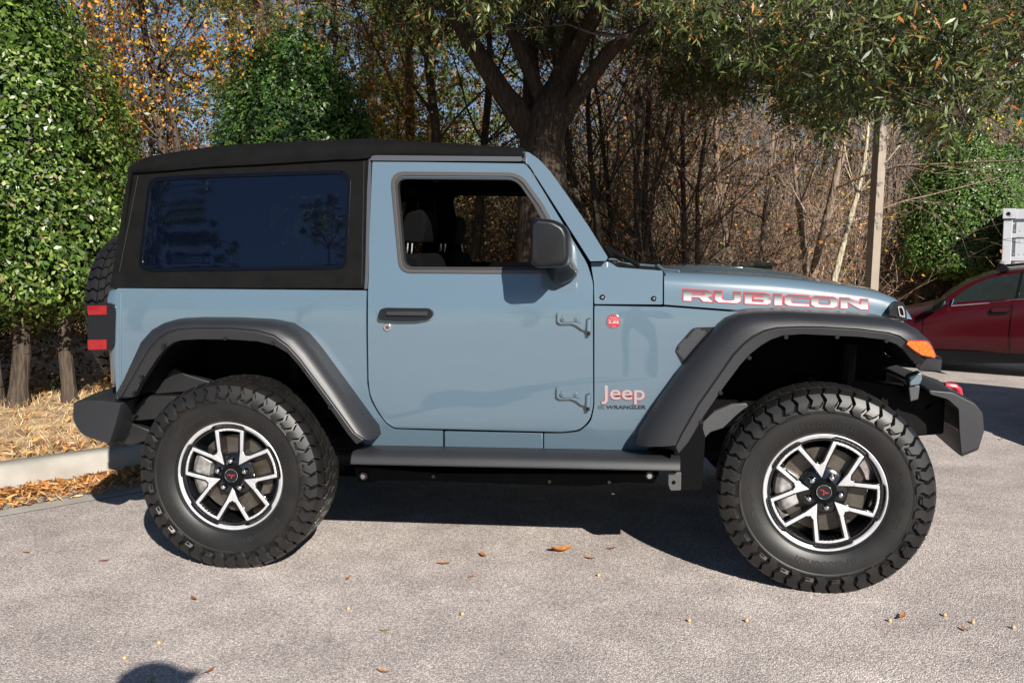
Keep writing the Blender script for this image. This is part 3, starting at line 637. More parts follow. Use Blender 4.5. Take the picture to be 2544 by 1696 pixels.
    for i in range(9):
        an = R(150 + i*7.5); c, s_ = math.cos(an), math.sin(an); rings.append([(r*c, y, r*s_) for r, y in ((.105, -.085), (.165, -.088), (.186, -.07), (.188, .0), (.105, .0))])
    cal.loft(rings); caliper = cal.build('brake_caliper', mat('caliper_silver', (.45, .44, .43), .5, metal=.6, c2=(.2, .19, .18), nscale=30), None, smooth=30, bevel=.004)
    hubm = MB().lathe([(0, -.10), (.05, -.09), (.05, .05), (0, .05)], 24).build('hub', PAINT_IN, None)
    LETM = mat('raised_rubber', (.014, .014, .0145), .36)
    # raised sidewall lettering bent round the tyre
    lets = []
    def arc_text(s, mid, rad, size, sx=1.25):
        me = text('w', s, size, None, None, None, .0012, sx=sx, rawmesh=True, offset=size*.02, align='CENTER')
        v = []
        for q in me.vertices:
            r = rad + q.co.y; an = mid - q.co.x/rad; y = -(float(np.interp(r, [.2365, .262, .295, .318], [.114, .137, .1435, .1425])) + .0004 + (.0016 if q.co.z > 0 else -.001)); v.append((r*math.cos(an), y, r*math.sin(an)))
        tm = MB().add(v, [tuple(p.vertices) for p in me.polygons]); bpy.data.meshes.remove(me); lets.append(tm.build('sidewall_lettering', LETM, None, smooth=0, recalc=False))
    for mid in (0, 180):
        arc_text('BFGoodrich', R(mid - 62), .268, .036, 1.3); arc_text('All-Terrain T/A KO2', R(mid + 28), .272, .026, 1.15)
        arc_text('LT285/70R17 121/118R', R(mid - 100 + 5), .248, .011, 1.2)
    for k in range(0):
        pass
    # sidewall fine ribs ring
    return dict(tyre=tyre, rim_barrel=barrel, rim=face, rim_spokes=black, hub_cap=cap, cap_ring=capring, cap_emblem=emb, lug=lug, brake_disc=disc, brake_caliper=caliper, hub=hubm, **{'let%d' % i: o for i, o in enumerate(lets)})
WM = wheel_meshes()
for o in WM.values(): COL.objects.unlink(o)
def put_wheel(loc, rot_y, side=1, steer=0.0, name='wheel', spare=False):
    w = empty(name); w.parent = car
    M4 = Matrix.Translation(loc) @ Matrix.Rotation(steer, 4, 'Z')
    if side < 0: M4 = M4 @ Matrix.Rotation(math.pi, 4, 'Z')
    if spare: M4 = Matrix.Translation(loc) @ Matrix.Rotation(-math.pi/2, 4, 'Z')
    w.matrix_basis = wm(car).inverted() @ M4
    Ry = Matrix.Rotation(rot_y, 4, 'Y')
    for k, o in WM.items():
        if spare and k in ('brake_disc', 'brake_caliper', 'hub'): continue
        if k == 'lug':
            for i in range(5):
                an = math.pi/2 + i*2*math.pi/5
                c = o.copy(); COL.objects.link(c); c.parent = w; c.matrix_basis = Ry @ Matrix.Translation((.27*.2345*math.cos(an), .008, .27*.2345*math.sin(an))); c.name = 'lug_nut'
            continue
        c = o.copy(); COL.objects.link(c); c.parent = w; c.name = o.name.split('.')[0]
        c.matrix_basis = Ry if k not in ('brake_disc', 'brake_caliper') else Matrix.Identity(4)
        if k == 'rim': c.matrix_basis = Ry
    return w
YW = -.797
put_wheel((0, YW, .4), 0, 1); put_wheel((2.459, YW, .4), R(26), 1, R(-4)); put_wheel((0, -YW, .4), .7, -1); put_wheel((2.459, -YW, .4), .3, -1, R(-4))
put_wheel((-.84, .02, 1.05), .2, spare=True, name='spare_wheel')
# --- rear tub corner, tailgate, lights
zs2 = [.752, .77, .9, 1.05, 1.15, 1.185, 1.197]; rings = []
for i, z in enumerate(zs2):
    ins = (.012, 0, 0, 0, 0, .006, .018)[i]; yy = -bodyY(0, z) - .004; lean = .0 + .012*(1.2 - z)
    half = [(-.552, yy - ins)] + [(-.555 - .085*math.sin(t), yy - ins - .085*(1 - math.cos(t))) for t in (0, .2, .45, .75, 1.05, 1.3, math.pi/2)] + [(-.642, yy - .2), (-.642, 0)]
    half = [(x + ins*.6, y) for x, y in half]
    rings.append([(x, -y, z) for x, y in half] + [(x, y, z) for x, y in half[-2::-1]])
MB().loft(rings, True, True).build('tailgate', PAINT, car, smooth=45, bevel=.003)
tl = fil(t3([(572, 150, 6), (690, 137, 30), (738, 150, 22), (745, 200), (742, 400, 20), (715, 445, 22), (660, 458, 12), (578, 440, 8), (570, 300)]))
tlm = panel('tail_light', tl, flat(-.785), PLAS_S, car, off=.012, thick=.16, bevel=.014, seg=3, slices=.5, mirror=True)
for y0, y1 in ((153, 215), (374, 441)):
    panel('light_lens', fil(t3([(566, y0 + 3, 5), (690, y0, 8), (692, y1 - 2, 8), (572, y1, 5)])), flat(-.785), RED, tlm, off=.017, thick=.165, bevel=.006, slices=.5)
# rear bumper
def xsec(px, fY): return [P(x, y, fY) for x, y in px]
rbp = fil(c4([(100, 800, 50), (108, 716, 16), (180, 690), (330, 690, 20), (488, 712, 10), (440, 880), (392, 1022, 12), (290, 998, 60), (160, 950, 60), (104, 850, 40)]))
base = xsec(rbp, -.80); rings = []
cx_ = sum(p.x for p in base)/len(base); cz_ = sum(p.z for p in base)/len(base)
for Y, sx, dx in ((-.835, .9, .01), (-.82, .97, .003), (-.78, 1.0, 0), (-.6, 1.0, -.045), (-.3, 1.0, -.075), (0, 1.0, -.085)):
    rings.append([Vector((cx_ + (p.x - cx_)*sx + dx*(1 if p.x < -.62 else .4), Y, cz_ + (p.z - cz_)*(sx if Y > -.83 else .93))) for p in base])
rings = rings + [[Vector((p.x, -p.y, p.z)) for p in r] for r in rings[-2::-1]]
MB().loft(rings).build('rear_bumper', PLAS, car, smooth=50, bevel=.006)
sm = MB()
q4 = lambda pts, Y: [P(x, y, Y) for x, y in c4(pts)]
sm.prism(q4([(630, 650), (720, 530), (830, 470), (900, 520), (1080, 575), (1000, 640), (870, 652), (700, 668)], -.66), (0, .05, 0))
sm.prism(q4([(430, 860), (600, 690), (640, 675), (870, 680), (900, 770), (720, 842), (560, 855)], -.70), (0, .04, 0))
sm.prism(q4([(395, 1010), (450, 880), (520, 875), (660, 930), (650, 990), (500, 1035)], -.68), (0, .04, 0))
sm.build('bumper_bracket', mat('grey_liner', (.011, .0115, .0125), .45, bump=.2, bscale=60), car, smooth=20, bevel=.006)
# front bumper: steel beam with angular end
fb = c3([(2005, 832), (2150, 846), (2290, 922), (2338, 985), (2346, 1100), (2312, 1215), (2204, 1258), (2192, 1100), (2188, 955), (2120, 890), (2010, 858)])
base = xsec(fil([(x, y, 5) for x, y in fb], 2), -.60); rings = []
xm = max(p.x for p in base)
for Y, kx, kz in ((-.64, .97, .9), (-.625, 1, .98), (-.5, 1.0, 1.0), (-.25, 1.0, 1), (0, 1, 1)):
    cx_ = sum(p.x for p in base)/len(base); cz_ = sum(p.z for p in base)/len(base)
    rings.append([Vector((cx_ + (p.x - cx_)*kx + .06*(1 - abs(Y)/.64)*(p.x > cx_), Y, cz_ + (p.z - cz_)*kz)) for p in base])
rings = rings + [[Vector((p.x, -p.y, p.z)) for p in r] for r in rings[-2::-1]]
MB().loft(rings).build('front_bumper', PLAS, car, smooth=30, bevel=.01)
hk = [P(x, y, -.28) for x, y in c3([(2140, 825), (2185, 832), (2208, 850), (2214, 890)])]
MB().tube([hk[0] + Vector((-.01, 0, -.0))] + hk, [.012, .014, .015, .015, .015], 10).build('tow_hook', REDP, car)
sm = MB()
sm.prism([P(x, y, -.62) for x, y in c3([(1907, 768), (1988, 742), (1988, 790), (1975, 822), (1910, 832)])], (0, .06, 0))
sm.build('fender_end', PAINT, car, smooth=20, bevel=.006)
sm = MB(); sm.prism([P(x, y, -.60) for x, y in c3([(1905, 830), (1975, 826), (1965, 910), (1915, 925)])], (0, .08, 0)); sm.build('headlight_bracket', mat('grey_plastic', (.05, .052, .055), .5), car, smooth=20, bevel=.004)
sm = MB()
for a in range(14):
    rx, ry = random.Random(a).uniform(1790, 2040), random.Random(a+50).uniform(900, 1090); p = P(*c3([(rx, ry)])[0], -.45)
    sm.tube([p, p + Vector((random.Random(a+9).uniform(-.08, .08), .1, random.Random(a+3).uniform(-.06, .06)))], .014, 8)
sm.box((2.86, 0, .60), (.14, .9, .16)); sm.box((2.9, -.35, .62), (.2, .08, .1)); sm.box((2.9, .35, .62), (.2, .08, .1))
sm.build('front_frame', STEEL, car)
sm = MB(); sm.prism([P(x, y, -.50) for x, y in c3([(2000, 960), (2035, 935), (2060, 940), (2010, 975)])], (0, .02, 0)); sm.build('sway_link', DECW, car)
gr_ = MB().prism([(2.81, -.53, .93), (2.83, -.55, 1.05), (2.83, .55, 1.05), (2.81, .53, .93)], (-.06, 0, 0)); gr_.build('grille', PAINT, car, bevel=.01)
# inner fender plate behind the front flare, tie bracket
sm = MB(); sm.prism([P(x, y, -.62) for x, y in c3([(560, 1190), (640, 1060), (720, 985), (830, 940), (920, 935), (930, 965), (860, 1060), (700, 1110), (620, 1190), (600, 1260), (545, 1270)])], (0, .03, 0)); sm.build('inner_fender', mat('grey_steel', (.05, .052, .055), .5, bump=.1, bscale=50), car, smooth=20, bevel=.004)
# shields behind the front wheel, added and shaped to block light beside the step
MB().loft([[(1.87, Y, .37), (1.985, Y, .38), (1.995, Y, .60), (1.96, Y, .72), (1.87, Y, .72)] for Y in (-.845, -.48)]).build('mud_guard', PAINT_IN, car, mirror=True, bevel=.006)
MB().loft([[(1.80, Y, .44), (1.93, Y, .44), (1.99, Y, .62), (2.02, Y, .95), (1.80, Y, .95)] for Y in (-.775, -.40)]).build('splash_shield', PAINT_IN, car, mirror=True)
MB().loft([[(2.62, Y, .52), (3.02, Y, .56), (3.02, Y, .74), (2.62, Y, .80)] for Y in (-.50, -.40)]).build('frame_horn', STEEL, car, mirror=True, bevel=.01)
# --- side step
rings = []
for x, y0, y1, dy in ((813, 1031, 1067, 0), (1000, 1034, 1071, 0), (1300, 1040, 1077, 0), (1562, 1045, 1083, 0)):
    t = P(x, y0, -.845); b = P(x, y1, -.90); zc, h = (t.z + b.z)/2, (t.z - b.z)/2
    rings.append([Vector((t.x, Y, zc + z*h)) for Y, z in ((-.70, .70), (-.79, .84), (-.828, .97), (-.848, .95), (-.868, .80), (-.882, .55), (-.892, .15), (-.90, -.4), (-.903, -.85), (-.893, -1.0), (-.72, -1.0))])
stp = MB().loft(rings).build('side_step', PLAS, car, smooth=50, bevel=.003, mirror=True)
sm = MB(); sm.prism([P(x, y, -.86) for x, y in fil(c7([(2118, 582), (2202, 582), (2200, 700, 10), (2130, 702, 14), (2116, 660, 10)]))], (0, .006, 0))
sm.prism([P(x, y, -.80) for x, y in c7([(2170, 480), (2230, 400), (2262, 380), (2255, 480), (2215, 590), (2170, 590)])], (0, .01, 0))
sm.build('step_bracket', mat('bracket_grey', (.06, .06, .06), .5), car, smooth=0, bevel=.003, mirror=True)
sm = MB(); p = P(*c7([(2153, 648)])[0], -.862); sm.disc((p.x, p.z), .008, p.y, p.y + .003); sm.build('bracket_hole', PAINT_IN, car)
# --- chassis
sm = MB()
for s in (-1, 1):
    sm.box((1.1, s*.45, .50), (3.6, .09, .13)); sm.prism([P(x, y, -.66) if s < 0 else Vector((P(x, y, -.66).x, .66, P(x, y, -.66).z)) for x, y in c7([(70, 545), (300, 560), (640, 585), (1900, 590), (2060, 590), (2020, 655), (1850, 650), (1600, 675), (1180, 665), (800, 650), (250, 640), (200, 655), (100, 650)])], (0, -s*.2, 0))
for x in (.3, 1.2, 1.9): sm.box((x, 0, .47), (.12, .9, .1))
for x in (0, 2.459):
    sm.tube([(x, -.72, .4), (x, .72, .4)], .045, 14); sm.lathe([(.0, -.12), (.10, -.09), (.135, 0), (.10, .09), (0, .12)], 20, (x, .1, .40))
    for s in (-1, 1): sm.tube([(x + .12, s*.52, .36), (x + .16, s*.50, .95)], .035, 10); sm.tube([(x, s*.42, .45), (x, s*.42, .8)], .065, 12)
sm.box((1.1, 0, .46), (.8, .55, .06)); sm.tube([(.4, .3, .46), (2.1, .28, .44)], .03, 10); sm.box((-.45, 0, .52), (.35, .9, .16))
sm.build('chassis', STEEL, car, smooth=30, bevel=.004)
for x, y in c7([(137, 607), (1996, 604)]):
    p = P(x, y, -.67); MB().disc((p.x, p.z), .018, p.y, p.y + .02, 20).build('frame_bolt', DISC, car, bevel=.002); MB().disc((p.x, p.z), .011, p.y - .008, p.y + .01, 6).build('bolt_head', CHROME, car)
sm = MB()
for x, y in c7([(592, 610), (1346, 643), (1735, 647)]):
    p = P(x, y, -.67); sm.disc((p.x, p.z), .008, p.y, p.y + .01, 8)
sm.build('small_bolt', DISC, car)
MIRP = mat('mirror_plastic', (.005, .0054, .0068), .38, bump=.15, bscale=800, spec=.4)
# --- door mirror
sec = []
for k, Y in enumerate((-.80, -.83, -.9, -.98, -1.02, -1.035)):
    sc = (.86, .96, 1, .99, .95, .86)[k]; o_ = [P(x, y, -.95) for x, y in fil([(1223, 510, 7), (1234, 500, 7), (1274, 505, 8), (1300, 519, 10), (1309, 540, 6), (1311, 597, 9), (1301, 613, 8), (1238, 617, 8), (1221, 606, 8)], 4)]
    cx_ = sum(p.x for p in o_)/len(o_); cz_ = sum(p.z for p in o_)/len(o_)
    sec.append([Vector((cx_ + (p.x - cx_)*sc - .012*(1 - sc), Y, cz_ + (p.z - cz_)*sc)) for p in o_])
mir = MB().loft(sec).build('mirror', MIRP, car, smooth=60, bevel=.006, mirror=True)
gp = [P(1226, y, -.95) for y in (520, 598)]
MB().prism([Vector((gp[0].x - .003, -1.0, gp[0].z)), Vector((gp[0].x - .003, -.84, gp[0].z)), Vector((gp[1].x - .003, -.84, gp[1].z)), Vector((gp[1].x - .003, -1.0, gp[1].z))], (.004, 0, 0)).build('mirror_glass', GLOSSB, mir)
sm = MB(); arm = [P(x, y, -.80) for x, y in fil([(1256, 622, 8), (1268, 613, 6), (1322, 619, 5), (1327, 628, 6), (1318, 641, 10), (1286, 657, 10), (1264, 645, 10)], 4)]
cx_ = sum(p.x for p in arm)/len(arm); cz_ = sum(p.z for p in arm)/len(arm)
sm.loft([[Vector((cx_ + (p.x - cx_)*s, Y, cz_ + (p.z - cz_)*s + dz)) for p in arm] for Y, s, dz in ((-.745, 1.02, 0), (-.79, 1.0, 0), (-.83, .9, .008), (-.86, .6, .03), (-.93, .45, .06))]); sm.build('mirror_foot', PLAS_S, car, smooth=60, mirror=True)
# --- cabin
sm = MB()
for s in (-1, 1):
    x0 = .98; yb = s*.37
    hd = [P(x, y, -.37) for x, y in fil([(930, 545, 10), (948, 490, 14), (985, 482, 12), (994, 510, 12), (985, 560, 10), (938, 558, 8)], 4)]
    def seat_part(name, outline, w, mirror=False): return MB().loft([[Vector((p.x, yb + dy, p.z)) for p in outline] for dy in (-w, -w*.9, w*.9, w)]).build(name, CAB, st0, smooth=50, bevel=.02)
    st0 = sub('front_seat', car); seat_part('headrest', hd, .13)
    bk = [P(x, y, -.37) for x, y in fil([(905, 590, 14), (990, 580, 14), (1080, 830), (960, 840)], 4)]; seat_part('backrest', bk, .25)
    cu = [Vector((x, 0, z)) for x, z in ((.85, .74), (1.4, .78), (1.42, .90), (1.3, .93), (.95, .88))]; seat_part('cushion', cu, .25)
    MB().tube([P(937, 556, -.34) + Vector((0, yb + .37, 0)), P(934, 590, -.34) + Vector((0, yb + .37, 0))], .006, 8).build('headrest_post', CHROME, st0)
    MB().tube([P(947, 556, -.43) + Vector((0, yb + .37, 0)), P(944, 590, -.43) + Vector((0, yb + .37, 0))], .006, 8).build('headrest_post', CHROME, st0)
MB().loft([[Vector((x, Y, z)) for x, z in ((1.30, 1.16), (1.62, 1.22), (1.68, .9), (1.42, .86), (1.30, 1.0))] for Y in (-.7, .7)]).build('dashboard', CAB, car, bevel=.02)
MB().lathe([(.165, 0), (.18, .012), (.19, 0), (.18, -.012)], 40, loop=True).build('steering_wheel', CAB, car)
sw_ = [o for o in car.children if o.name.startswith('steering_wheel')][0]; sw_.matrix_basis = Matrix.Translation((1.20, .37, 1.13)) @ Matrix.Rotation(R(68), 4, 'Z') @ Matrix.Rotation(R(22), 4, 'X')
rb = MB()
for s in (-1, 1):
    rb.tube([(.42, s*.60, .7), (.43, s*.57, 1.5), (.47, s*.54, 1.66), (.6, s*.53, 1.70), (1.1, s*.53, 1.69), (1.22, s*.56, 1.66), (1.56, s*.62, 1.25)], .034, 10)
    rb.tube([(.47, s*.54, 1.66), (-.2, s*.54, 1.62), (-.5, s*.55, 1.3), (-.55, s*.56, .8)], .034, 10)
rb.tube([(.47, -.55, 1.68), (.47, .55, 1.68)], .034, 10); rb.tube([(-.2, -.54, 1.62), (-.2, .54, 1.62)], .03, 10); rb.tube([(1.2, -.54, 1.68), (1.2, .54, 1.68)], .03, 10)
rb.build('roll_bar', CAB, car, smooth=60)
MB().box((-.05, 0, .86), (.5, 1.0, .3)).build('rear_bench', CAB, car, bevel=.03)
# rear curtain of the soft top
MB().loft([[P(x, y, -.70) for x, y in ()] or [Vector((-.592, Y, 1.20)), Vector((-.535, Y*.9, 1.72)), Vector((-.52, Y*.9, 1.72)), Vector((-.575, Y, 1.20))] for Y in (-.74, -.5, 0, .5, .74)]).build('rear_curtain', FABR, top, smooth=30)
# ------------------------------------------------------------------ ground
rng = np.random.default_rng(7)
CO = Vector((-1.41, .57, 0)); CD = Vector((.67, .745, 0)).normalized(); CN = Vector((-CD.y, CD.x, 0))
def sn(s, n): p = CO + CD*s + CN*n; return p.x, p.y
def n_of(x, y): return (Vector((x, y, 0)) - CO).dot(CN)
def land(x, y):     # height of the soil beyond the kerb
    n = n_of(x, y); d = max(0, math.hypot(x - 2, y + 4) - 34)
    return gz(x, y) + .135 + .03*min(1, max(0, n - .3)) + .05*math.sin(x*1.7)*math.sin(y*1.3)*min(1, max(0, n - 1)) + .0045*d*d/(1 + .02*d)
def sheet(name, ss, ns, zf, m, label=None):
    V = []; Fc = []
    for s in ss:
        for n in ns: x, y = sn(s, n); V.append((x, y, zf(x, y)))
    k = len(ns)
    for i in range(len(ss) - 1):
        for j in range(k - 1): Fc.append((i*k + j, (i+1)*k + j, (i+1)*k + j + 1, i*k + j + 1))
    me = np_mesh(name, V, Fc, smooth=True); o = link(name, me, m); tag(o, kind='structure'); return o
def asphalt_mat():
    m = bpy.data.materials.new('asphalt'); m.use_nodes = True; n = m.node_tree.nodes; l = m.node_tree.links; b = n['Principled BSDF']; b.inputs['Roughness'].default_value = .8; b.inputs['Specular IOR Level'].default_value = .3
    tc = n.new('ShaderNodeTexCoord'); o = tc.outputs['Object']
    def noise(s, d=3, r=.5):
        t = n.new('ShaderNodeTexNoise'); t.inputs['Scale'].default_value = s; t.inputs['Detail'].default_value = d; t.inputs['Roughness'].default_value = r; l.new(o, t.inputs['Vector']); return t.outputs[0]
    def ramp(src, *st):
        r = n.new('ShaderNodeValToRGB'); e = r.color_ramp.elements
        for i, (p, c) in enumerate(st):
            el = e[i] if i < 2 else e.new(p); el.position = p; el.color = (*c, 1)
        l.new(src, r.inputs[0]); return r.outputs[0]
    def mix(a, b_, f, mode='MULTIPLY'):
        x = n.new('ShaderNodeMix'); x.data_type = 'RGBA'; x.blend_type = mode
        if isinstance(f, float): x.inputs[0].default_value = f
        else: l.new(f, x.inputs[0])
        l.new(a, x.inputs[6])
        if isinstance(b_, tuple): x.inputs[7].default_value = (*b_, 1)
        else: l.new(b_, x.inputs[7])
        return x.outputs[2]
    v = n.new('ShaderNodeTexVoronoi'); v.inputs['Scale'].default_value = 190; l.new(o, v.inputs['Vector'])
    st = ramp(v.outputs['Color'], (.1, (.31, .285, .278)), (.45, (.48, .44, .425)), (.7, (.63, .575, .55)), (.97, (.88, .82, .79)))
    gap = ramp(v.outputs['Distance'], (.25, (1, 1, 1)), (.62, (.45, .43, .42)))
    c = mix(st, gap, .75)
    fine = ramp(noise(420, 2), (.3, (.6, .6, .6)), (.7, (1.35, 1.33, 1.3))); c = mix(c, fine, .8)
    big = ramp(noise(.55, 5, .6), (.3, (.80, .775, .765)), (.7, (1.2, 1.18, 1.16))); c = mix(c, big, 1.0)
    med = ramp(noise(4.5, 4), (.3, (.86, .86, .86)), (.7, (1.1, 1.1, 1.1))); c = mix(c, med, 1.0)
    stn = ramp(noise(1.7, 6, .7), (.62, (0, 0, 0)), (.75, (1, 1, 1))); c = mix(c, (.75, .72, .68), stn)
    spot = ramp(noise(3.1, 3, .4), (.70, (1, 1, 1)), (.78, (.72, .70, .69))); c = mix(c, spot, .8)
    pale = ramp(noise(2.3, 7, .75), (.60, (1, 1, 1)), (.74, (1.22, 1.21, 1.2))); c = mix(c, pale, .8)
    l.new(c, b.inputs['Base Color'])
    k = n.new('ShaderNodeBump'); k.inputs['Strength'].default_value = .7; k.inputs['Distance'].default_value = .004; l.new(v.outputs['Distance'], k.inputs['Height']); k.invert = True; l.new(k.outputs[0], b.inputs['Normal'])
    return m
ss = np.concatenate([np.arange(-60, -12, 6), np.arange(-12, 26, 1.0), np.arange(26, 80, 6)])
sheet('parking_lot', ss, [-70, -50, -30, -20, -14, -10, -8, -6.5, -5, -4, -3, -2, -1, -.5], gz, asphalt_mat())
CONC = mat('concrete', (.20, .185, .16), .85, c2=(.34, .32, .285), nscale=3.2, stops=(.28, .6), bump=.5, bscale=90, detail=8)
sheet('gutter', ss, [-.52, -.2, 0.0], lambda x, y: gz(x, y) + .004, CONC)
kb = MB(); rings = []
for s in np.concatenate([np.arange(-30, -8, 4), np.arange(-8, 24, 1.0), np.arange(24, 50, 4)]):
    ring = []
    for n, z in ((-.004, -.05), (0, .02), (.018, .115), (.035, .14), (.06, .15), (.16, .15), (.18, .13), (.18, -.05)):
        x, y = sn(s, n); ring.append((x, y, gz(x, y) + z))
    rings.append(ring)
o = kb.loft(rings).build('kerb', CONC, smooth=50); tag(o, kind='structure')
SOIL = mat('leaf_soil', (.20, .13, .07), .95, c2=(.50, .36, .21), nscale=7, bump=1.0, bscale=60, detail=10)
ns_ = [.18, .5, .9, 1.4, 2, 2.6, 3.5, 5, 7, 9, 12, 15, 18, 22, 26, 30, 36, 44, 54, 66, 80]
sheet('woodland_floor', np.concatenate([np.arange(-60, -12, 4), np.arange(-12, 30, 1.0), np.arange(30, 90, 4)]), ns_, land, SOIL)
# ------------------------------------------------------------------ leaf and twig builders
def unit(v): return v/np.maximum(1e-9, np.linalg.norm(v, axis=1, keepdims=True))
def leaves(C_, D_, N_, L, W, fold=.25):
    """one four-cornered folded leaf per row: centre, length direction, facing normal"""
    D_ = unit(D_); T = unit(np.cross(N_, D_)); N2 = np.cross(D_, T)
    L = np.broadcast_to(np.asarray(L).reshape(-1, 1), (len(C_), 1)); W = np.broadcast_to(np.asarray(W).reshape(-1, 1), (len(C_), 1))
    a = C_ - D_*L*.5; c = C_ + D_*L*.5; b = C_ + T*W*.5 - D_*L*.06 + N2*W*fold; d = C_ - T*W*.5 - D_*L*.06 + N2*W*fold
    V = np.stack([a, b, c, d], 1).reshape(-1, 3); n = len(C_); i = np.arange(n)*4
    return V, np.stack([i, i+1, i+2, i+3], 1)
def tubes(p0, p1, r0, r1, n=4):
    p0, p1 = np.asarray(p0, float), np.asarray(p1, float); r0 = np.asarray(r0, float).reshape(-1, 1); r1 = np.asarray(r1, float).reshape(-1, 1)
    t = unit(p1 - p0); up = np.where(np.abs(t[:, 2:3]) < .9, np.array([[0, 0, 1.]]), np.array([[1., 0, 0]])); x = unit(np.cross(t, up)); y = np.cross(t, x)
    a = np.arange(n)*2*math.pi/n; V = []
    for q, r in ((p0, r0), (p1, r1)):
        V.append(np.stack([q + (x*math.cos(k) + y*math.sin(k))*r for k in a], 1))
    V = np.concatenate(V, 1).reshape(-1, 3); i = (np.arange(len(p0))*2*n)[:, None]; Fc = []
    for k in range(n): Fc.append(np.concatenate([i + k, i + (k+1) % n, i + n + (k+1) % n, i + n + k], 1))
    return V, np.concatenate(Fc, 0)
def tints(n, pal, rep, var=.25, r=None):
    r = r or rng; w = np.array([p[3] for p in pal], float); k = r.choice(len(pal), n, p=w/w.sum()); c = np.array([p[:3] for p in pal])[k]*(1 + var*r.uniform(-1, 1, (n, 1)))
    return np.repeat(c, rep, 0)
def join(parts):
    V, Fc, Cc, o = [], [], [], 0
    for v, f, c in parts: V.append(v); Fc.append(f + o); Cc.append(c); o += len(v)
    return np.concatenate(V), np.concatenate(Fc), np.concatenate(Cc)
HOLLY = leaf_mat('holly_leaf', .36, .15, .45); OAKL = leaf_mat('oak_leaf', .38, .25); DRY = leaf_mat('dry_leaf', .6, .3); NEED = leaf_mat('needle', .5, .25)
def bark_mat(name, k=1.0):
    m = leaf_mat(name, .9, 0, .2); n = m.node_tree.nodes; l = m.node_tree.links; b = n['Principled BSDF']; tc = n.new('ShaderNodeTexCoord'); mp = n.new('ShaderNodeMapping'); mp.inputs['Scale'].default_value = (1, 1, .18); l.new(tc.outputs['Object'], mp.inputs[0])
    t = n.new('ShaderNodeTexNoise'); t.inputs['Scale'].default_value = 38; t.inputs['Detail'].default_value = 6; l.new(mp.outputs[0], t.inputs['Vector'])
    kx = n.new('ShaderNodeBump'); kx.inputs['Strength'].default_value = 1.0; kx.inputs['Distance'].default_value = .03; l.new(t.outputs[0], kx.inputs['Height']); l.new(kx.outputs[0], b.inputs['Normal'])
    r = n.new('ShaderNodeValToRGB'); r.color_ramp.elements[0].position = .32; r.color_ramp.elements[1].position = .66; r.color_ramp.elements[0].color = (.45, .45, .45, 1); r.color_ramp.elements[1].color = (1.25, 1.2, 1.15, 1); l.new(t.outputs[0], r.inputs[0])
    x = n.new('ShaderNodeMix'); x.data_type = 'RGBA'; x.blend_type = 'MULTIPLY'; x.inputs[0].default_value = 1.0; a = [q for q in n if q.type == 'ATTRIBUTE'][0]; l.new(a.outputs['Color'], x.inputs[6]); l.new(r.outputs[0], x.inputs[7]); l.new(x.outputs[2], b.inputs['Base Color'])
    return m
BARK = bark_mat('bark')
def at_px(x, Z):          # ground spot seen at column x, Z metres ahead of the camera
    f = Vector((_d.x, _d.y, 0)).normalized(); r = Vector((f.y, -f.x, 0)); p = EYE + f*Z + r*((x - 1176)/(F*2352/2544)*Z); return p.x, p.y
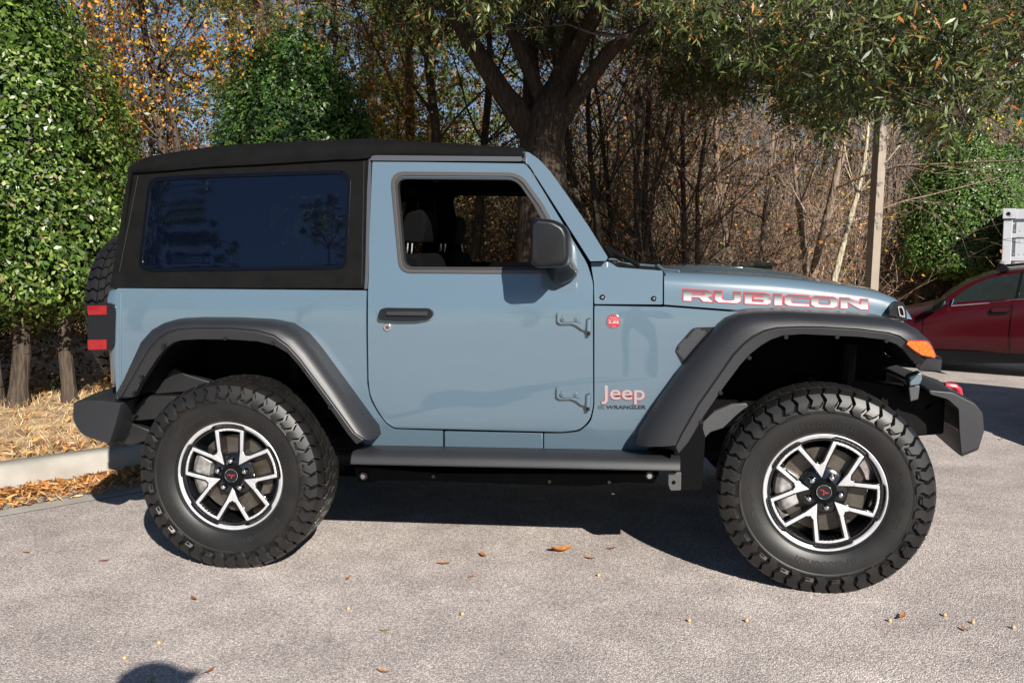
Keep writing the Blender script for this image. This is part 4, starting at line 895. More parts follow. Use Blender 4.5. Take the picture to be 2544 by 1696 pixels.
# ------------------------------------------------------------------ clipped hollies
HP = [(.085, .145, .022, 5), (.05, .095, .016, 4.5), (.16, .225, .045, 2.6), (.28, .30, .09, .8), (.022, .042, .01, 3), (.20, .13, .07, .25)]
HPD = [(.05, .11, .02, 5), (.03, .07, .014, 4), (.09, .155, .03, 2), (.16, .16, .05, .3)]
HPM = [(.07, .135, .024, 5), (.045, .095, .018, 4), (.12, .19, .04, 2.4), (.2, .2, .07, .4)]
def holly(base, rad, zb, zt, n, L, pal, label, stems, seed, squeeze=1.0, top=.35, power=1.7):
    r = np.random.default_rng(seed); bx, by = base; g = land(bx, by); t = empty('holly_tree', (bx, by, g)); tag(t, label, 'tree', 'clipped holly trees')
    u = r.uniform(0, 1, n); th = r.uniform(0, 2*math.pi, n); H = zt - zb
    def prof(u): return rad*np.clip((1 - np.clip(u, 0, 1)**power)*(1 - .0*u) + .0, 0, 1)**.62*np.clip((u + .06)/.14, .45, 1)
    lump = 1 + .07*np.sin(3*th + 5*u + seed) + .06*np.sin(7*th - 9*u*H/2 + seed*2) + .045*np.sin(13*th + 17*u) 
    keep = r.uniform(0, 1, n) < (prof(u)/rad*.85 + .15); u, th, lump = u[keep], th[keep], lump[keep]; n = len(u)
    dep = r.exponential(.075, n); dep = np.where(r.uniform(0, 1, n) < .16, -r.exponential(.035, n), dep)
    rr = np.maximum(.02, prof(u)*lump - dep)
    C_ = np.stack([rr*np.cos(th), rr*np.sin(th), zb + u*H + r.normal(0, .03, n)], 1)
    du = 1e-3; sl = (prof(u + du) - prof(u - du))/(2*du*H)
    Nn = unit(np.stack([np.cos(th), np.sin(th), -sl*.8 + .25], 1)); N_ = unit(Nn + r.normal(0, .42, (n, 3))); D_ = unit(np.cross(N_, r.normal(0, 1, (n, 3))) + N_*r.uniform(0, .5, (n, 1)))
    V, Fc = leaves(C_, D_, N_, L*r.uniform(.7, 1.25, n), L*.5*r.uniform(.8, 1.2, n), .22)
    me = np_mesh('crown', V, Fc, tints(n, pal, 4, .3, r)); o = link('crown', me, HOLLY, t); o.matrix_parent_inverse = Matrix.Identity(4)
    # twigs inside so that the gaps are not empty
    m = 700; th2 = r.uniform(0, 6.28, m); u2 = r.uniform(.02, .9, m); p1 = np.stack([prof(u2)*.93*np.cos(th2), prof(u2)*.93*np.sin(th2), zb + u2*H], 1); p0 = p1*np.array([.15, .15, 1]) - np.array([0, 0, .35])*r.uniform(.4, 1.2, (m, 1))
    # dense inner leaves
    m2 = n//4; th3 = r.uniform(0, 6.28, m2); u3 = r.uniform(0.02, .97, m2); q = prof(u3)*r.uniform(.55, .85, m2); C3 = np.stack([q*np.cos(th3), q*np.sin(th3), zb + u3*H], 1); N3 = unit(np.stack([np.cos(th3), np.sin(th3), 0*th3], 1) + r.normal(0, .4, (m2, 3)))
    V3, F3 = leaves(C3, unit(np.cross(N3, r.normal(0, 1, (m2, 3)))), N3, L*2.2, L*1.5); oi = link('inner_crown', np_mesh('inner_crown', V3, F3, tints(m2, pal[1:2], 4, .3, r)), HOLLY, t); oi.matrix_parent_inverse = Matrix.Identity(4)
    segs0, segs1, ra, rb_ = [], [], [], []
    for (dx, dy, lean, w) in stems:
        px_, py_, z = dx, dy, -.1
        k = 9
        for i in range(k):
            z2 = z + (zb + H*.5 + .1)/k; nx, ny = px_ + lean/k + r.normal(0, .012), py_ + r.normal(0, .012); f = 1.35 if i == 0 else 1.0
            segs0.append((px_, py_, z)); segs1.append((nx, ny, z2)); ra.append(w*f*(1 - .55*i/k)); rb_.append(w*(1 - .55*(i+1)/k)); px_, py_, z = nx, ny, z2
    Vt, Ft = tubes(segs0, segs1, ra, rb_, 10); Vw, Fw = tubes(p0, p1, np.full(m, .008), np.full(m, .003), 3)
    V, Fc, Cc = join([(Vt, Ft, np.tile((.075, .06, .047), (len(Vt), 1))), (Vw, Fw, np.tile((.07, .055, .04), (len(Vw), 1)))])
    o = link('trunk', np_mesh('trunk', V, Fc, Cc, True), BARK, t); o.matrix_parent_inverse = Matrix.Identity(4); return t
def near_px(x, y, dz=.15): p = G(x, y, dz); return p.x, p.y
hx0, hy0 = at_px(-60, 7.35)
holly((hx0, hy0), 1.42, .58, 4.0, 78000, .05, HP, 'tall sunlit holly tree at the left edge of the picture beside the spare tyre', [(.44, -.42, -.04, .075), (.64, -.45, .34, .075), (.93, -.2, -.02, .06), (.1, -.1, .05, .07)], 3)
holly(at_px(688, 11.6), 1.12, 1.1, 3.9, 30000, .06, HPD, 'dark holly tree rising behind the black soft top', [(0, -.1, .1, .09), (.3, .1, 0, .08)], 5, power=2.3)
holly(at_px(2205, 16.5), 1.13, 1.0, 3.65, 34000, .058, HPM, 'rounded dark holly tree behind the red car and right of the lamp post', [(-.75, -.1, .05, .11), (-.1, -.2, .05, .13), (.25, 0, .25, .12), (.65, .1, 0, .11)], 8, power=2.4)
holly(at_px(2300, 18.3), 1.0, 1.0, 3.7, 20000, .06, HPD, 'farther holly tree standing close behind the pale container', [(0, 0, 0, .11), (.4, .1, 0, .1)], 9, power=2.4)
# ------------------------------------------------------------------ trees of the wood
def grow(r, h, r0, lean=(0, 0), fork=.3, kids=3, levels=3, bare=.15, spread=.9, wob=.09, twig=1.0):
    S0, S1, A, B, LV, tips = [], [], [], [], [], []
    def br(p, d, L, rad, lev):
        n = (9, 6, 4, 3)[lev]; st = L/n
        for i in range(n):
            d = d + r.normal(0, wob*(1 + .6*lev), 3) + np.array([0, 0, .05*lev*(.5 if lev < 3 else -.3)]); d = d/np.linalg.norm(d); q = p + d*st; f0, f1 = 1 - .75*i/n, 1 - .75*(i+1)/n
            S0.append(p); S1.append(q); A.append(rad*f0); B.append(rad*f1); LV.append(lev); p = q
            if lev < levels and (lev > 0 or (i+1)/n > bare):
                for _ in range(r.integers(1, kids + 1) if lev == 0 else r.integers(0 if lev > 1 else 1, 3)):
                    e = r.normal(0, 1, 3); e = e - d*e.dot(d); e /= np.linalg.norm(e); ang = r.uniform(.45, 1.15)*spread; d2 = d*math.cos(ang) + e*math.sin(ang)
                    br(p, d2, L*r.uniform(.28, .5)*(1 - .35*i/n if lev == 0 else 1), max(.0035*twig, rad*f1*r.uniform(.28, .5)), lev + 1)
        tips.append((p, d))
    br(np.array([0, 0, -.1]), np.array([lean[0], lean[1], 1.]), h, r0, 0)
    return np.array(S0), np.array(S1), np.array(A), np.array(B), np.array(LV), tips
def wood_mesh(name, g, col, colt):
    S0, S1, A, B, LV, tips = g; parts = []
    for lev, n in ((0, 9), (1, 5), (2, 3), (3, 3)):
        k = LV == lev
        if k.any():
            V, Fc = tubes(S0[k], S1[k], A[k], B[k], n); c = np.array(col)*(1 - lev/3) + np.array(colt)*(lev/3); parts.append((V, Fc, np.repeat(c[None]*(1 + .2*rng.uniform(-1, 1, (k.sum(), 1))), 2*n, 0)))
    V, Fc, Cc = join(parts); return np_mesh(name, V, Fc, Cc, True)
def tip_leaves(name, g, n, L, W, pal, r, rad=.25, droop=.3, zmin=0):
    pts = np.array([t[0] for t in g[5]]); pts = pts[pts[:, 2] > zmin]; k = r.integers(0, len(pts), n); C_ = pts[k] + r.normal(0, rad, (n, 3))*np.array([1, 1, .8]); N_ = unit(r.normal(0, 1, (n, 3)) + np.array([0, -.5, .4])); D_ = unit(np.cross(N_, r.normal(0, 1, (n, 3))) + np.array([0, 0, -droop]))
    V, Fc = leaves(C_, D_, N_, L*r.uniform(.6, 1.2, n), W*r.uniform(.7, 1.2, n)); return np_mesh(name, V, Fc, tints(n, pal, 4, .3, r))
AUT = [(.42, .16, .025, 3), (.55, .28, .04, 3), (.30, .09, .02, 2), (.20, .17, .03, 2), (.12, .055, .025, 2)]
BRN = [(.22, .10, .045, 3), (.30, .15, .06, 2), (.13, .06, .03, 3), (.36, .17, .05, .7)]
GRN = [(.055, .10, .02, 3), (.10, .15, .03, 2), (.22, .22, .04, 1.2), (.30, .17, .04, .7)]
YEL = [(.55, .42, .04, 2), (.42, .36, .05, 2), (.25, .26, .05, 2), (.30, .20, .06, 1)]
VAR = []
for i, (h, r0, colr, colt, pal, nl, lab, lean) in enumerate([
    (9.0, .085, (.15, .12, .095), (.24, .18, .14), BRN, 900, 'bare slender tree in the wood with a few brown leaves', (.03, .02)),
    (8.0, .06, (.20, .165, .13), (.30, .23, .185), BRN, 500, 'bare pale grey sapling in the wood', (-.06, .0)),
    (10., .12, (.11, .09, .07), (.20, .155, .12), AUT, 1500, 'woodland tree with sparse orange and yellow leaves', (.05, .0)),
    (8.5, .075, (.17, .14, .11), (.27, .21, .17), YEL, 600, 'woodland tree with scattered yellow leaves', (.1, .05)),
    (9.5, .10, (.10, .085, .065), (.17, .14, .11), GRN, 1900, 'woodland tree with thin green foliage', (-.05, 0)),
    (7.0, .045, (.23, .18, .14), (.34, .26, .21), BRN, 300, 'thin twiggy sapling at the edge of the wood', (.12, 0))]):
    r = np.random.default_rng(100 + i); g = grow(r, h, r0, lean, kids=3, levels=3, bare=.12 if i != 2 else .25, wob=.08)
    VAR.append((wood_mesh('trunk', g, colr, colt), tip_leaves('leaves', g, nl, .085, .055, pal, r), lab))
def plant(vi, x, y, rz, sc, label=None, group='trees of the wood', name='woodland_tree'):
    wm_, lm_, lab = VAR[vi]; t = empty(name, (x, y, land(x, y))); t.rotation_euler = (0, 0, rz); t.scale = (sc,)*3; tag(t, label or lab, 'tree', group)
    for nm, me, m in (('trunk', wm_, BARK), ('leaves', lm_, DRY)):
        o = _link(nm, me, m, t)
    return t
r = np.random.default_rng(21)
for i in range(64):
    Z = 13.5 + 21*(i/64)**1.1; x, y = at_px(r.uniform(-250, 2600), Z)
    if n_of(x, y) < 3.2 or (Vector((x, y, 0)) - EYE).length < 12.5: continue
    ppx = proj((x, y, 1))[0]
    if ppx > 1860 and Z < 20: continue
    vi = r.choice(6, p=[.25, .2, .12, .12, .13, .18])
    if ppx < 1350 and i % 3: continue
    if ppx < 900: vi = r.choice([2, 2, 4, 4, 4])
    plant(int(vi), x, y, r.uniform(0, 6.28), r.uniform(.75, 1.25))
# pines
def pine(seed, h=15):
    r = np.random.default_rng(seed); segs = []; p = np.array([0, 0, -.1]); S0, S1, A, B, cl = [], [], [], [], []
    for i in range(12):
        q = p + np.array([r.normal(0, .06), r.normal(0, .06), h/12]); S0.append(p); S1.append(q); A.append(.17*(1 - i/13)); B.append(.17*(1 - (i+1)/13)); p = q
        if i > 1:
            for _ in range(5):
                a = r.uniform(0, 6.28); L = r.uniform(1.2, 2.8)*(1 - .5*i/12); e = q + np.array([math.cos(a)*L, math.sin(a)*L, r.uniform(-.2, .7)]); S0.append(q); S1.append(e); A.append(.03); B.append(.008)
                for t in np.linspace(.35, 1, 7): cl.append(q + (e - q)*t + r.normal(0, .22, 3))
    V, Fc = tubes(S0, S1, A, B, 6); tr = np_mesh('trunk', V, Fc, np.tile((.15, .11, .085), (len(V), 1)), True)
    cl = np.array(cl); k = 80; C_ = np.repeat(cl, k, 0); D_ = unit(r.normal(0, 1, C_.shape) + np.array([0, 0, .35])); L = .20*r.uniform(.7, 1.2, len(C_)); N_ = r.normal(0, 1, C_.shape)
    V, Fc = leaves(C_ + D_*L[:, None]*.5, D_, N_, L, .017, .1); return tr, np_mesh('needles', V, Fc, tints(len(C_), [(.10, .165, .04, 3), (.15, .215, .055, 2), (.23, .27, .08, 1)], 4, .25, r))
PN = [pine(1), pine(2, 13)]
for i, (x, Z) in enumerate([(560, 24), (760, 22), (860, 27), (1010, 24), (660, 29), (1120, 33), (300, 28), (2330, 25), (2420, 22), (2260, 30), (620, 20.5), (820, 19.5), (935, 21.5), (1500, 36), (1850, 38), (60, 26)]):
    x, y = at_px(x, Z); t = empty('pine_tree', (x, y, land(x, y) - 1.5*(i % 3))); t.rotation_euler = (0, 0, i*1.3); tag(t, 'tall green pine tree in the background', 'tree', 'pine trees behind the wood')
    for nm, me, m in (('trunk', PN[i % 2][0], BARK), ('needles', PN[i % 2][1], NEED)): _link(nm, me, m, t)
# brush: nobody could count it
def brush(name, n, zlo, zhi, h, seed, cols, rad=1.0, xr=(-500, 2850)):
    r = np.random.default_rng(seed); P0, P1, A, B = [], [], [], []
    Z = zlo + (zhi - zlo)*r.uniform(0, 1, n)**.9; X = r.uniform(*xr, n); base = []
    for a, b in zip(X, Z):
        x, y = at_px(a, b)
        if n_of(x, y) < 2.5:
            x, y = at_px(r.uniform(*xr), b + 9)
        base.append((x, y, land(x, y) - .05))
    p = np.array(base); d = unit(r.normal(0, .38, (n, 3)) + np.array([0, 0, 1])); L = h*r.uniform(.35, 1.15, n); rr = rad*r.uniform(.0035, .009, n)
    for k in range(5):
        q = p + d*(L/5)[:, None]; P0.append(p); P1.append(q); A.append(rr*(1 - k/6)); B.append(rr*(1 - (k+1)/6))
        for _ in range(2):
            e = unit(d + r.normal(0, .75, (n, 3))); tl_ = r.uniform(.12, .5, n)*h*.35; P0.append(q); P1.append(q + e*tl_[:, None]); A.append(rr*.5); B.append(rr*.3)
            f = unit(e + r.normal(0, .6, (n, 3))); m_ = q + e*(tl_*.6)[:, None]; P0.append(m_); P1.append(m_ + f*(tl_*.6)[:, None]); A.append(rr*.38); B.append(rr*.22)
        d = unit(d + r.normal(0, .2, (n, 3))); p = q
    P0, P1, A, B = (np.concatenate(v) for v in (P0, P1, A, B)); V, Fc = tubes(P0, P1, A, B, 3); o = link(name, np_mesh(name, V, Fc, tints(len(P0), cols, 6, .25, r)), BARK); tag(o, kind='stuff'); return P1
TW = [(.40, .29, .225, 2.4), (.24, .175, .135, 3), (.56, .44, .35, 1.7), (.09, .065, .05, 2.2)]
TW_SHADE = [(.12, .085, .065, 2), (.07, .05, .038, 3), (.20, .145, .11, .8), (.035, .026, .02, 3)]  # shade of the left and centre wood put into the twig colour
tipd = brush('shade_tinted_undergrowth', 4200, 12.0, 23, 2.6, 30, TW_SHADE, 1.2, (-500, 1560))
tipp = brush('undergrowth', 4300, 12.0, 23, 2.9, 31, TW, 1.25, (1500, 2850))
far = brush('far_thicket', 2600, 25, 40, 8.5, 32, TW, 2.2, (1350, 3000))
fard = brush('shade_tinted_far_thicket', 1500, 24, 38, 6.0, 33, TW_SHADE, 2.4, (-600, 1500))
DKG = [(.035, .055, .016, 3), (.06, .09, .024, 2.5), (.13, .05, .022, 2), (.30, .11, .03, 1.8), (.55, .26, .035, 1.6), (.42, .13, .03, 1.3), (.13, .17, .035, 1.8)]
def scatter_leaves(name, pts, n, L, pal, seed, jit=.2, kind='stuff', m=DRY):
    r = np.random.default_rng(seed); k = r.integers(0, len(pts), n); C_ = pts[k] + r.normal(0, jit, (n, 3)); N_ = unit(r.normal(0, 1, (n, 3)) + np.array([.2, -.5, .4])); D_ = np.cross(N_, r.normal(0, 1, (n, 3)))
    V, Fc = leaves(C_, D_, N_, L*r.uniform(.6, 1.3, n), L*.6*r.uniform(.7, 1.2, n)); o = link(name, np_mesh(name, V, Fc, tints(n, pal, 4, .35, r)), m); tag(o, kind=kind); return o
scatter_leaves('undergrowth_leaves', tipp, 40000, .065, [(.28, .10, .035, 3), (.12, .05, .022, 2.5), (.42, .17, .045, 2), (.58, .28, .035, 1.4), (.05, .08, .02, 3), (.12, .17, .035, 2.2), (.58, .45, .06, .9)], 41)
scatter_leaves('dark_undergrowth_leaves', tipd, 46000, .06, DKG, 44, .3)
mr = np.random.default_rng(91); mp_ = []
for a, b, c in zip(mr.uniform(820, 1640, 900), mr.uniform(13.2, 23, 900), mr.uniform(.6, 6.2, 900)): x, y = at_px(a, b); mp_.append((x, y, land(x, y) + c))
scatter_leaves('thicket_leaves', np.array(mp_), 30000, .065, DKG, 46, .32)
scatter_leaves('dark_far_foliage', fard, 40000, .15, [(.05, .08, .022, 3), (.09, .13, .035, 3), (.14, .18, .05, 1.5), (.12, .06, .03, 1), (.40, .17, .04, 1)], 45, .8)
scatter_leaves('far_foliage', far, 36000, .17, BRN + [(.06, .09, .025, 3), (.11, .14, .04, 3), (.40, .18, .04, 1.5)], 42, .6)
sh_r = np.random.default_rng(5); sp_ = []
for a, b, c in zip(sh_r.uniform(-5, 4, 700), 2.7 + sh_r.exponential(.9, 700), sh_r.uniform(0, 1.15, 700)): x, y = sn(a, b); sp_.append((x, y, land(x, y) + c*min(1, (b - 2.4)/1.0)))
scatter_leaves('low_shrubs', np.array(sp_), 11000, .05, [(.04, .06, .018, 3), (.07, .045, .025, 3), (.13, .075, .035, 2), (.10, .12, .03, 1), (.4, .26, .05, .25)], 43, .14)
# ------------------------------------------------------------------ the big willow oak
OY = 5.85
ox, oy = P(1250, 420, OY).x, OY
og = land(ox, oy); oak = empty('oak_tree', (ox, oy, og)); tag(oak, 'massive spreading oak tree with forked trunk and drooping narrow leaves behind the windscreen', 'tree')
def limb(pts, w):      # pts: (px, py, depth), w in metres
    return [P(x, y, OY + dy) for x, y, dy in pts], w
tk = MB()
gnd = Vector((ox, oy, og - .1))
def spl(pts, rad, n=4):
    out, ro = [], []
    for i in range(len(pts) - 1):
        a, b, c, d = pts[max(i-1, 0)], pts[i], pts[i+1], pts[min(i+2, len(pts)-1)]
        for k in range(n):
            t = k/n; q = .5*((2*b) + (c - a)*t + (2*a - 5*b + 4*c - d)*t*t + (3*b - a - 3*c + d)*t**3); out.append(q); ro.append(rad[i]*(1-t) + rad[i+1]*t)
    out.append(pts[-1]); ro.append(rad[-1]); return out, ro
LIMBS = [
 ([(1245, 640, 0), (1246, 420, 0), (1244, 330, 0), (1268, 250, 0), (1290, 190, .1), (1322, 90, .2), (1345, -20, .3), (1360, -160, .4)], [.30, .27, .255, .215, .155, .13, .105, .08]),
 ([(1252, 345, 0), (1205, 280, -.02), (1150, 205, -.1), (1088, 110, -.2), (1052, 40, -.3), (1030, -40, -.4), (960, -200, -.6)], [.20, .15, .115, .10, .095, .085, .06]),
 ([(1262, 300, 0), (1236, 215, .0), (1200, 130, -.1), (1168, 60, -.2), (1140, -20, -.2), (1100, -160, -.3)], [.13, .085, .075, .065, .06, .05]),
 ([(1275, 285, 0), (1318, 228, -.05), (1362, 170, -.15), (1410, 110, -.3), (1470, 78, -.5), (1560, 30, -.8), (1680, -10, -1.1), (1850, -20, -1.6)], [.15, .105, .09, .08, .07, .06, .045, .03]),
 ([(1232, 300, .1), (1222, 200, .3), (1222, 100, .5), (1250, -40, .7)], [.13, .10, .08, .06]),
 ([(1300, 160, .1), (1420, -30, -.4), (1640, -90, -1.2), (1900, -60, -2.0), (2150, 20, -2.6)], [.09, .08, .06, .045, .02]),
 ([(1345, -20, .3), (1560, -120, -.6), (1850, -180, -2.2), (2150, -120, -3.0), (2360, 20, -3.4)], [.08, .075, .06, .04, .02]),
 ([(1052, 40, -.3), (940, -40, -1.0), (760, -60, -1.8), (600, -20, -2.4)], [.06, .05, .035, .012])]
anch = []
for pts, rad in LIMBS:
    q, ro = spl([P(x, y, OY + d) for x, y, d in pts], rad)
    if pts[0][1] == 640: q = [Vector((q[0].x, q[0].y, og - .15)), Vector((q[0].x, q[0].y, og + .15))] + q; ro = [.46, .36] + ro
    n0 = len(tk.v); tk.tube(q, ro, 18); anch += [(p, r_) for p, r_ in zip(q, ro)]
    for i in range(n0, len(tk.v)):      # uneven, fluted bark
        v = Vector(tk.v[i]); a = math.sin(v.x*31 + v.z*3)*math.sin(v.y*27 - v.z*2); tk.v[i] = (v.x + .010*a, v.y + .010*a, v.z)
to_ = tk.build('trunk', BARK, oak, smooth=80)
c_ = to_.data.color_attributes.new('tint', 'FLOAT_COLOR', 'POINT')
for d_ in c_.data: d_.color = (.055, .042, .034, 1)
r = np.random.default_rng(77)
yb_x = [300, 480, 520, 600, 660, 720, 900, 1000, 1100, 1200, 1370, 1450, 1550, 1600, 1700, 1850, 1950, 2050, 2150, 2250, 2352, 2500, 2800]
yb_y = [-20, 20, 60, 75, 40, 10, 70, 110, 120, 90, 125, 150, 205, 232, 238, 225, 245, 252, 238, 215, 200, 180, 140]
def field(p): return np.sin(p[:, 0]*2.3 + 1.1*np.sin(p[:, 2]*2.1)) + np.sin(p[:, 1]*1.9 + p[:, 0]) + np.sin(p[:, 2]*3.1 + p[:, 0]*1.3) + .8*np.sin(p[:, 0]*5.1 + p[:, 2]*4.3 + p[:, 1]*3)
acc = []
M_ = np.array([[_r.x, _r.y, _r.z], [_u.x, _u.y, _u.z], [_d.x, _d.y, _d.z]]); K = F*2352/2544
for it in range(40):
    n = 20000; p = np.stack([r.uniform(-5, 9, n), r.uniform(1.2, 9.5, n), r.uniform(2.0, 7.5, n)], 1)
    q = (p - np.array(EYE)) @ M_.T; X = 1176 + q[:, 0]/q[:, 2]*K; Y = 784 - q[:, 1]/q[:, 2]*K
    lim = np.interp(X, yb_x, yb_y)*(1 + .20*np.sin(X*.021) + .14*np.sin(X*.057 + p[:, 1]) + .10*np.sin(X*.13 + 2*p[:, 1])) + 4
    ok = (Y < lim) & (field(p) > .35 - .8*(Y < -30)) & (X > 280)
    near = np.where(X > 1480, p[:, 1] < 7.0, (p[:, 1] > 3.4)); ok &= (X < 2440) & near & (p[:, 1] > np.where(X > 1900, 1.6, 2.6))
    pr = np.where(Y < -30, np.where(X < 1500, .5, .02), np.where(X > 1480, 1.25, .45)); pr = np.where(X < 900, .10, pr); ok &= r.uniform(0, 1, n) < pr*.33
    ok &= ~((X > 1010) & (X < 1480) & (p[:, 1] < OY - .1) & (Y > 15) & (r.uniform(0, 1, n) < .8))
    acc.append(p[ok])
# extra unseen sprigs added sunward of the limbs to shade them
li = np.array([tuple(a[0]) for a in anch if a[0].z > 1.6]); k = r.integers(0, len(li), 9000); sd = np.array(SUN)/SUN.z; p = li[k] + sd[None]*r.uniform(1.0, 3.6, (9000, 1)) + r.normal(0, .3, (9000, 3))
q = (p - np.array(EYE)) @ M_.T; X = 1176 + q[:, 0]/q[:, 2]*K; Y = 784 - q[:, 1]/q[:, 2]*K; acc.append(p[(Y < -25) & (X < 1750) & (r.uniform(0, 1, 9000) < .55)])
A_ = np.concatenate(acc); r.shuffle(A_); print('SPRIGS', len(A_)); A_ = A_[:30000]
# sprigs of narrow leaves
kl = 13; n = len(A_); main = unit(r.normal(0, .8, (n, 3)) + np.array([0, -.25, -.35])); Ls = r.uniform(.16, .32, n)
t_ = np.tile(np.linspace(.1, 1.05, kl), n); b_ = np.repeat(A_, kl, 0); md = np.repeat(main, kl, 0); L_ = np.repeat(Ls, kl); N = n*kl
side = unit(np.cross(md, r.normal(0, 1, (N, 3)))); D_ = unit(md*r.uniform(.4, 1.1, (N, 1)) + side + np.array([0, 0, -.25])); ll = .085*r.uniform(.65, 1.25, N); C_ = b_ + md*(t_*L_)[:, None] + D_*(ll*.5)[:, None]; N_ = unit(r.normal(0, .7, (N, 3)) + np.array([.15, -.5, .7]))
V, Fc = leaves(C_, D_, N_, ll, ll*.21, .2)
OP = [(.06, .09, .022, 5), (.105, .14, .036, 4), (.19, .215, .065, 2.2), (.025, .042, .011, 3.5), (.42, .15, .035, .5), (.42, .30, .06, .35)]
o = link('crown', np_mesh('crown', V, Fc, tints(N, OP, 4, .28, r)), OAKL, oak)
# twigs: each sprig stem, and boughs from the limbs to groups of sprigs
s0, s1, ra, rb_ = [A_], [A_ + main*Ls[:, None]], [np.full(n, .0022)], [np.full(n, .001)]
an_p = np.array([tuple(a[0]) for a in anch if a[0].z > 2.4]); an_r = np.array([a[1] for a in anch if a[0].z > 2.4])
cen = A_[r.integers(0, n, 420)]
for c in cen:
    k = np.argmin(((an_p - c)**2).sum(1)); a = an_p[k]; m = (a + c)/2 + r.normal(0, .12, 3) + np.array([0, 0, .2]); w = min(.028, an_r[k]*.4)
    path = [a, a*.6 + m*.4, m, m*.45 + c*.55 + np.array([0, 0, .05]), c]
    for i in range(4): s0.append(path[i][None]); s1.append(path[i+1][None]); ra.append([w*(1 - .22*i)]); rb_.append([w*(1 - .22*(i+1))])
d2 = ((A_[:, None, :] - cen[None, :, :])**2).sum(2); k = d2.argmin(1); kk = (d2.min(1) < .3) & (r.uniform(0, 1, n) < .5); s0.append(cen[k][kk]); s1.append(A_[kk]); ra.append(np.full(kk.sum(), .004)); rb_.append(np.full(kk.sum(), .002))
V, Fc = tubes(np.concatenate(s0), np.concatenate(s1), np.concatenate(ra), np.concatenate(rb_), 4); link('twigs', np_mesh('twigs', V, Fc, np.tile((.14, .11, .09), (len(V), 1))), BARK, oak)
# ------------------------------------------------------------------ named trees at the edge of the wood
def special(name, label, px, Z, stems, col, colt, pal, nl, seed, L=.085, bare=.3, levels=3, kids=3, zmin=0, spread=.9, lean=(0, 0), hh=7, rr0=.08, rad=.25, trans=DRY):
    r = np.random.default_rng(seed); x, y = at_px(px, Z); t = empty(name, (x, y, land(x, y))); tag(t, label, 'tree'); 
    for i, (dx, ln) in enumerate(stems):
        g = grow(r, hh*(1 - .12*i), rr0*(1 - .15*i), (ln, 0), kids=kids, levels=levels, bare=bare, spread=spread, wob=.06); 
        o = _link('trunk', wood_mesh('trunk', g, col, colt), BARK, t); o.location = (dx, 0, 0)
        if nl: o = _link('leaves', tip_leaves('leaves', g, nl, L, L*.6, pal, r, rad, .3, zmin), trans, t); o.location = (dx, 0, 0)
    return t
AUT2 = [(.62, .27, .02, 4), (.70, .42, .05, 2.5), (.50, .15, .02, 2), (.20, .18, .03, 2.2), (.11, .13, .025, 1.6)]
special('maple_tree', 'twin stemmed tree with orange and yellow leaves left of the dark holly', 418, 12.4, [(-.1, -.02), (.14, .05)], (.09, .07, .055), (.14, .11, .085), AUT2, 8500, 51, .062, .3, zmin=2.9, hh=6.4, rr0=.085, spread=.75, rad=.3)
RUS = [(.34, .11, .045, 3), (.22, .075, .035, 2.5), (.45, .17, .05, 1.5), (.12, .05, .028, 2), (.09, .11, .03, 1)]
special('russet_tree', 'low bushy tree with russet leaves between the left holly and the dark holly', 345, 13.8, [(0, -.05), (.3, .1), (-.35, 0)], (.07, .055, .045), (.11, .085, .065), RUS, 3200, 59, .06, .12, hh=3.6, rr0=.045)
special('russet_tree', 'low bushy tree with golden leaves right of the dark holly', 930, 14.2, [(0, .05), (.4, -.1)], (.06, .048, .04), (.10, .08, .06), AUT2, 2600, 60, .06, .12, hh=3.4, rr0=.045)
special('young_oak', 'dark leaning tree with a forked stem left of the big oak', 1055, 12.8, [(0, -.07), (.05, .03)], (.06, .048, .038), (.10, .08, .06), AUT, 3200, 52, .065, .35, hh=7, rr0=.10)
special('dark_sapling_clump', 'clump of dark slender stems right of the big oak trunk', 1400, 11.6, [(-.25, -.03), (-.1, .12), (.1, .02), (.22, .2), (.35, .07), (0, -.1)], (.05, .04, .032), (.09, .07, .055), BRN, 350, 53, .06, .15, hh=6.2, rr0=.06)
special('dark_sapling_clump', 'clump of dark stems under the oak crown above the bonnet hinge', 1545, 12.2, [(-.2, -.03), (.1, .06), (.3, -.02)], (.06, .045, .036), (.10, .075, .06), BRN, 350, 54, .06, .1, hh=6.0, rr0=.055)
special('bare_tree', 'pale bare tree with many fine branches above the bonnet', 1848, 14.6, [(0, .02), (.12, -.05)], (.27, .21, .165), (.33, .25, .20), BRN, 260, 55, .06, .12, hh=7.2, rr0=.075, spread=1.05)
special('birch_tree', 'crooked whitish tree trunk just left of the lamp post', 1890, 13.6, [(0, .22)], (.42, .38, .28), (.36, .28, .22), YEL, 160, 56, .07, .45, levels=2, hh=4.2, rr0=.06)
special('yellow_leaved_tree', 'sparse tree with bright yellow leaves right of the lamp post', 2300, 19.8, [(.2, .1), (-.1, -.15)], (.26, .20, .16), (.34, .26, .21), YEL, 700, 57, .09, .25, hh=6, rr0=.06, zmin=2.4)
special('bare_tree', 'bare tree with reddish twigs between the oak and the pale tree', 1690, 14.0, [(0, 0), (.2, .12)], (.22, .165, .13), (.30, .22, .175), AUT, 500, 58, .07, .12, hh=6.4, rr0=.06, spread=1.05)
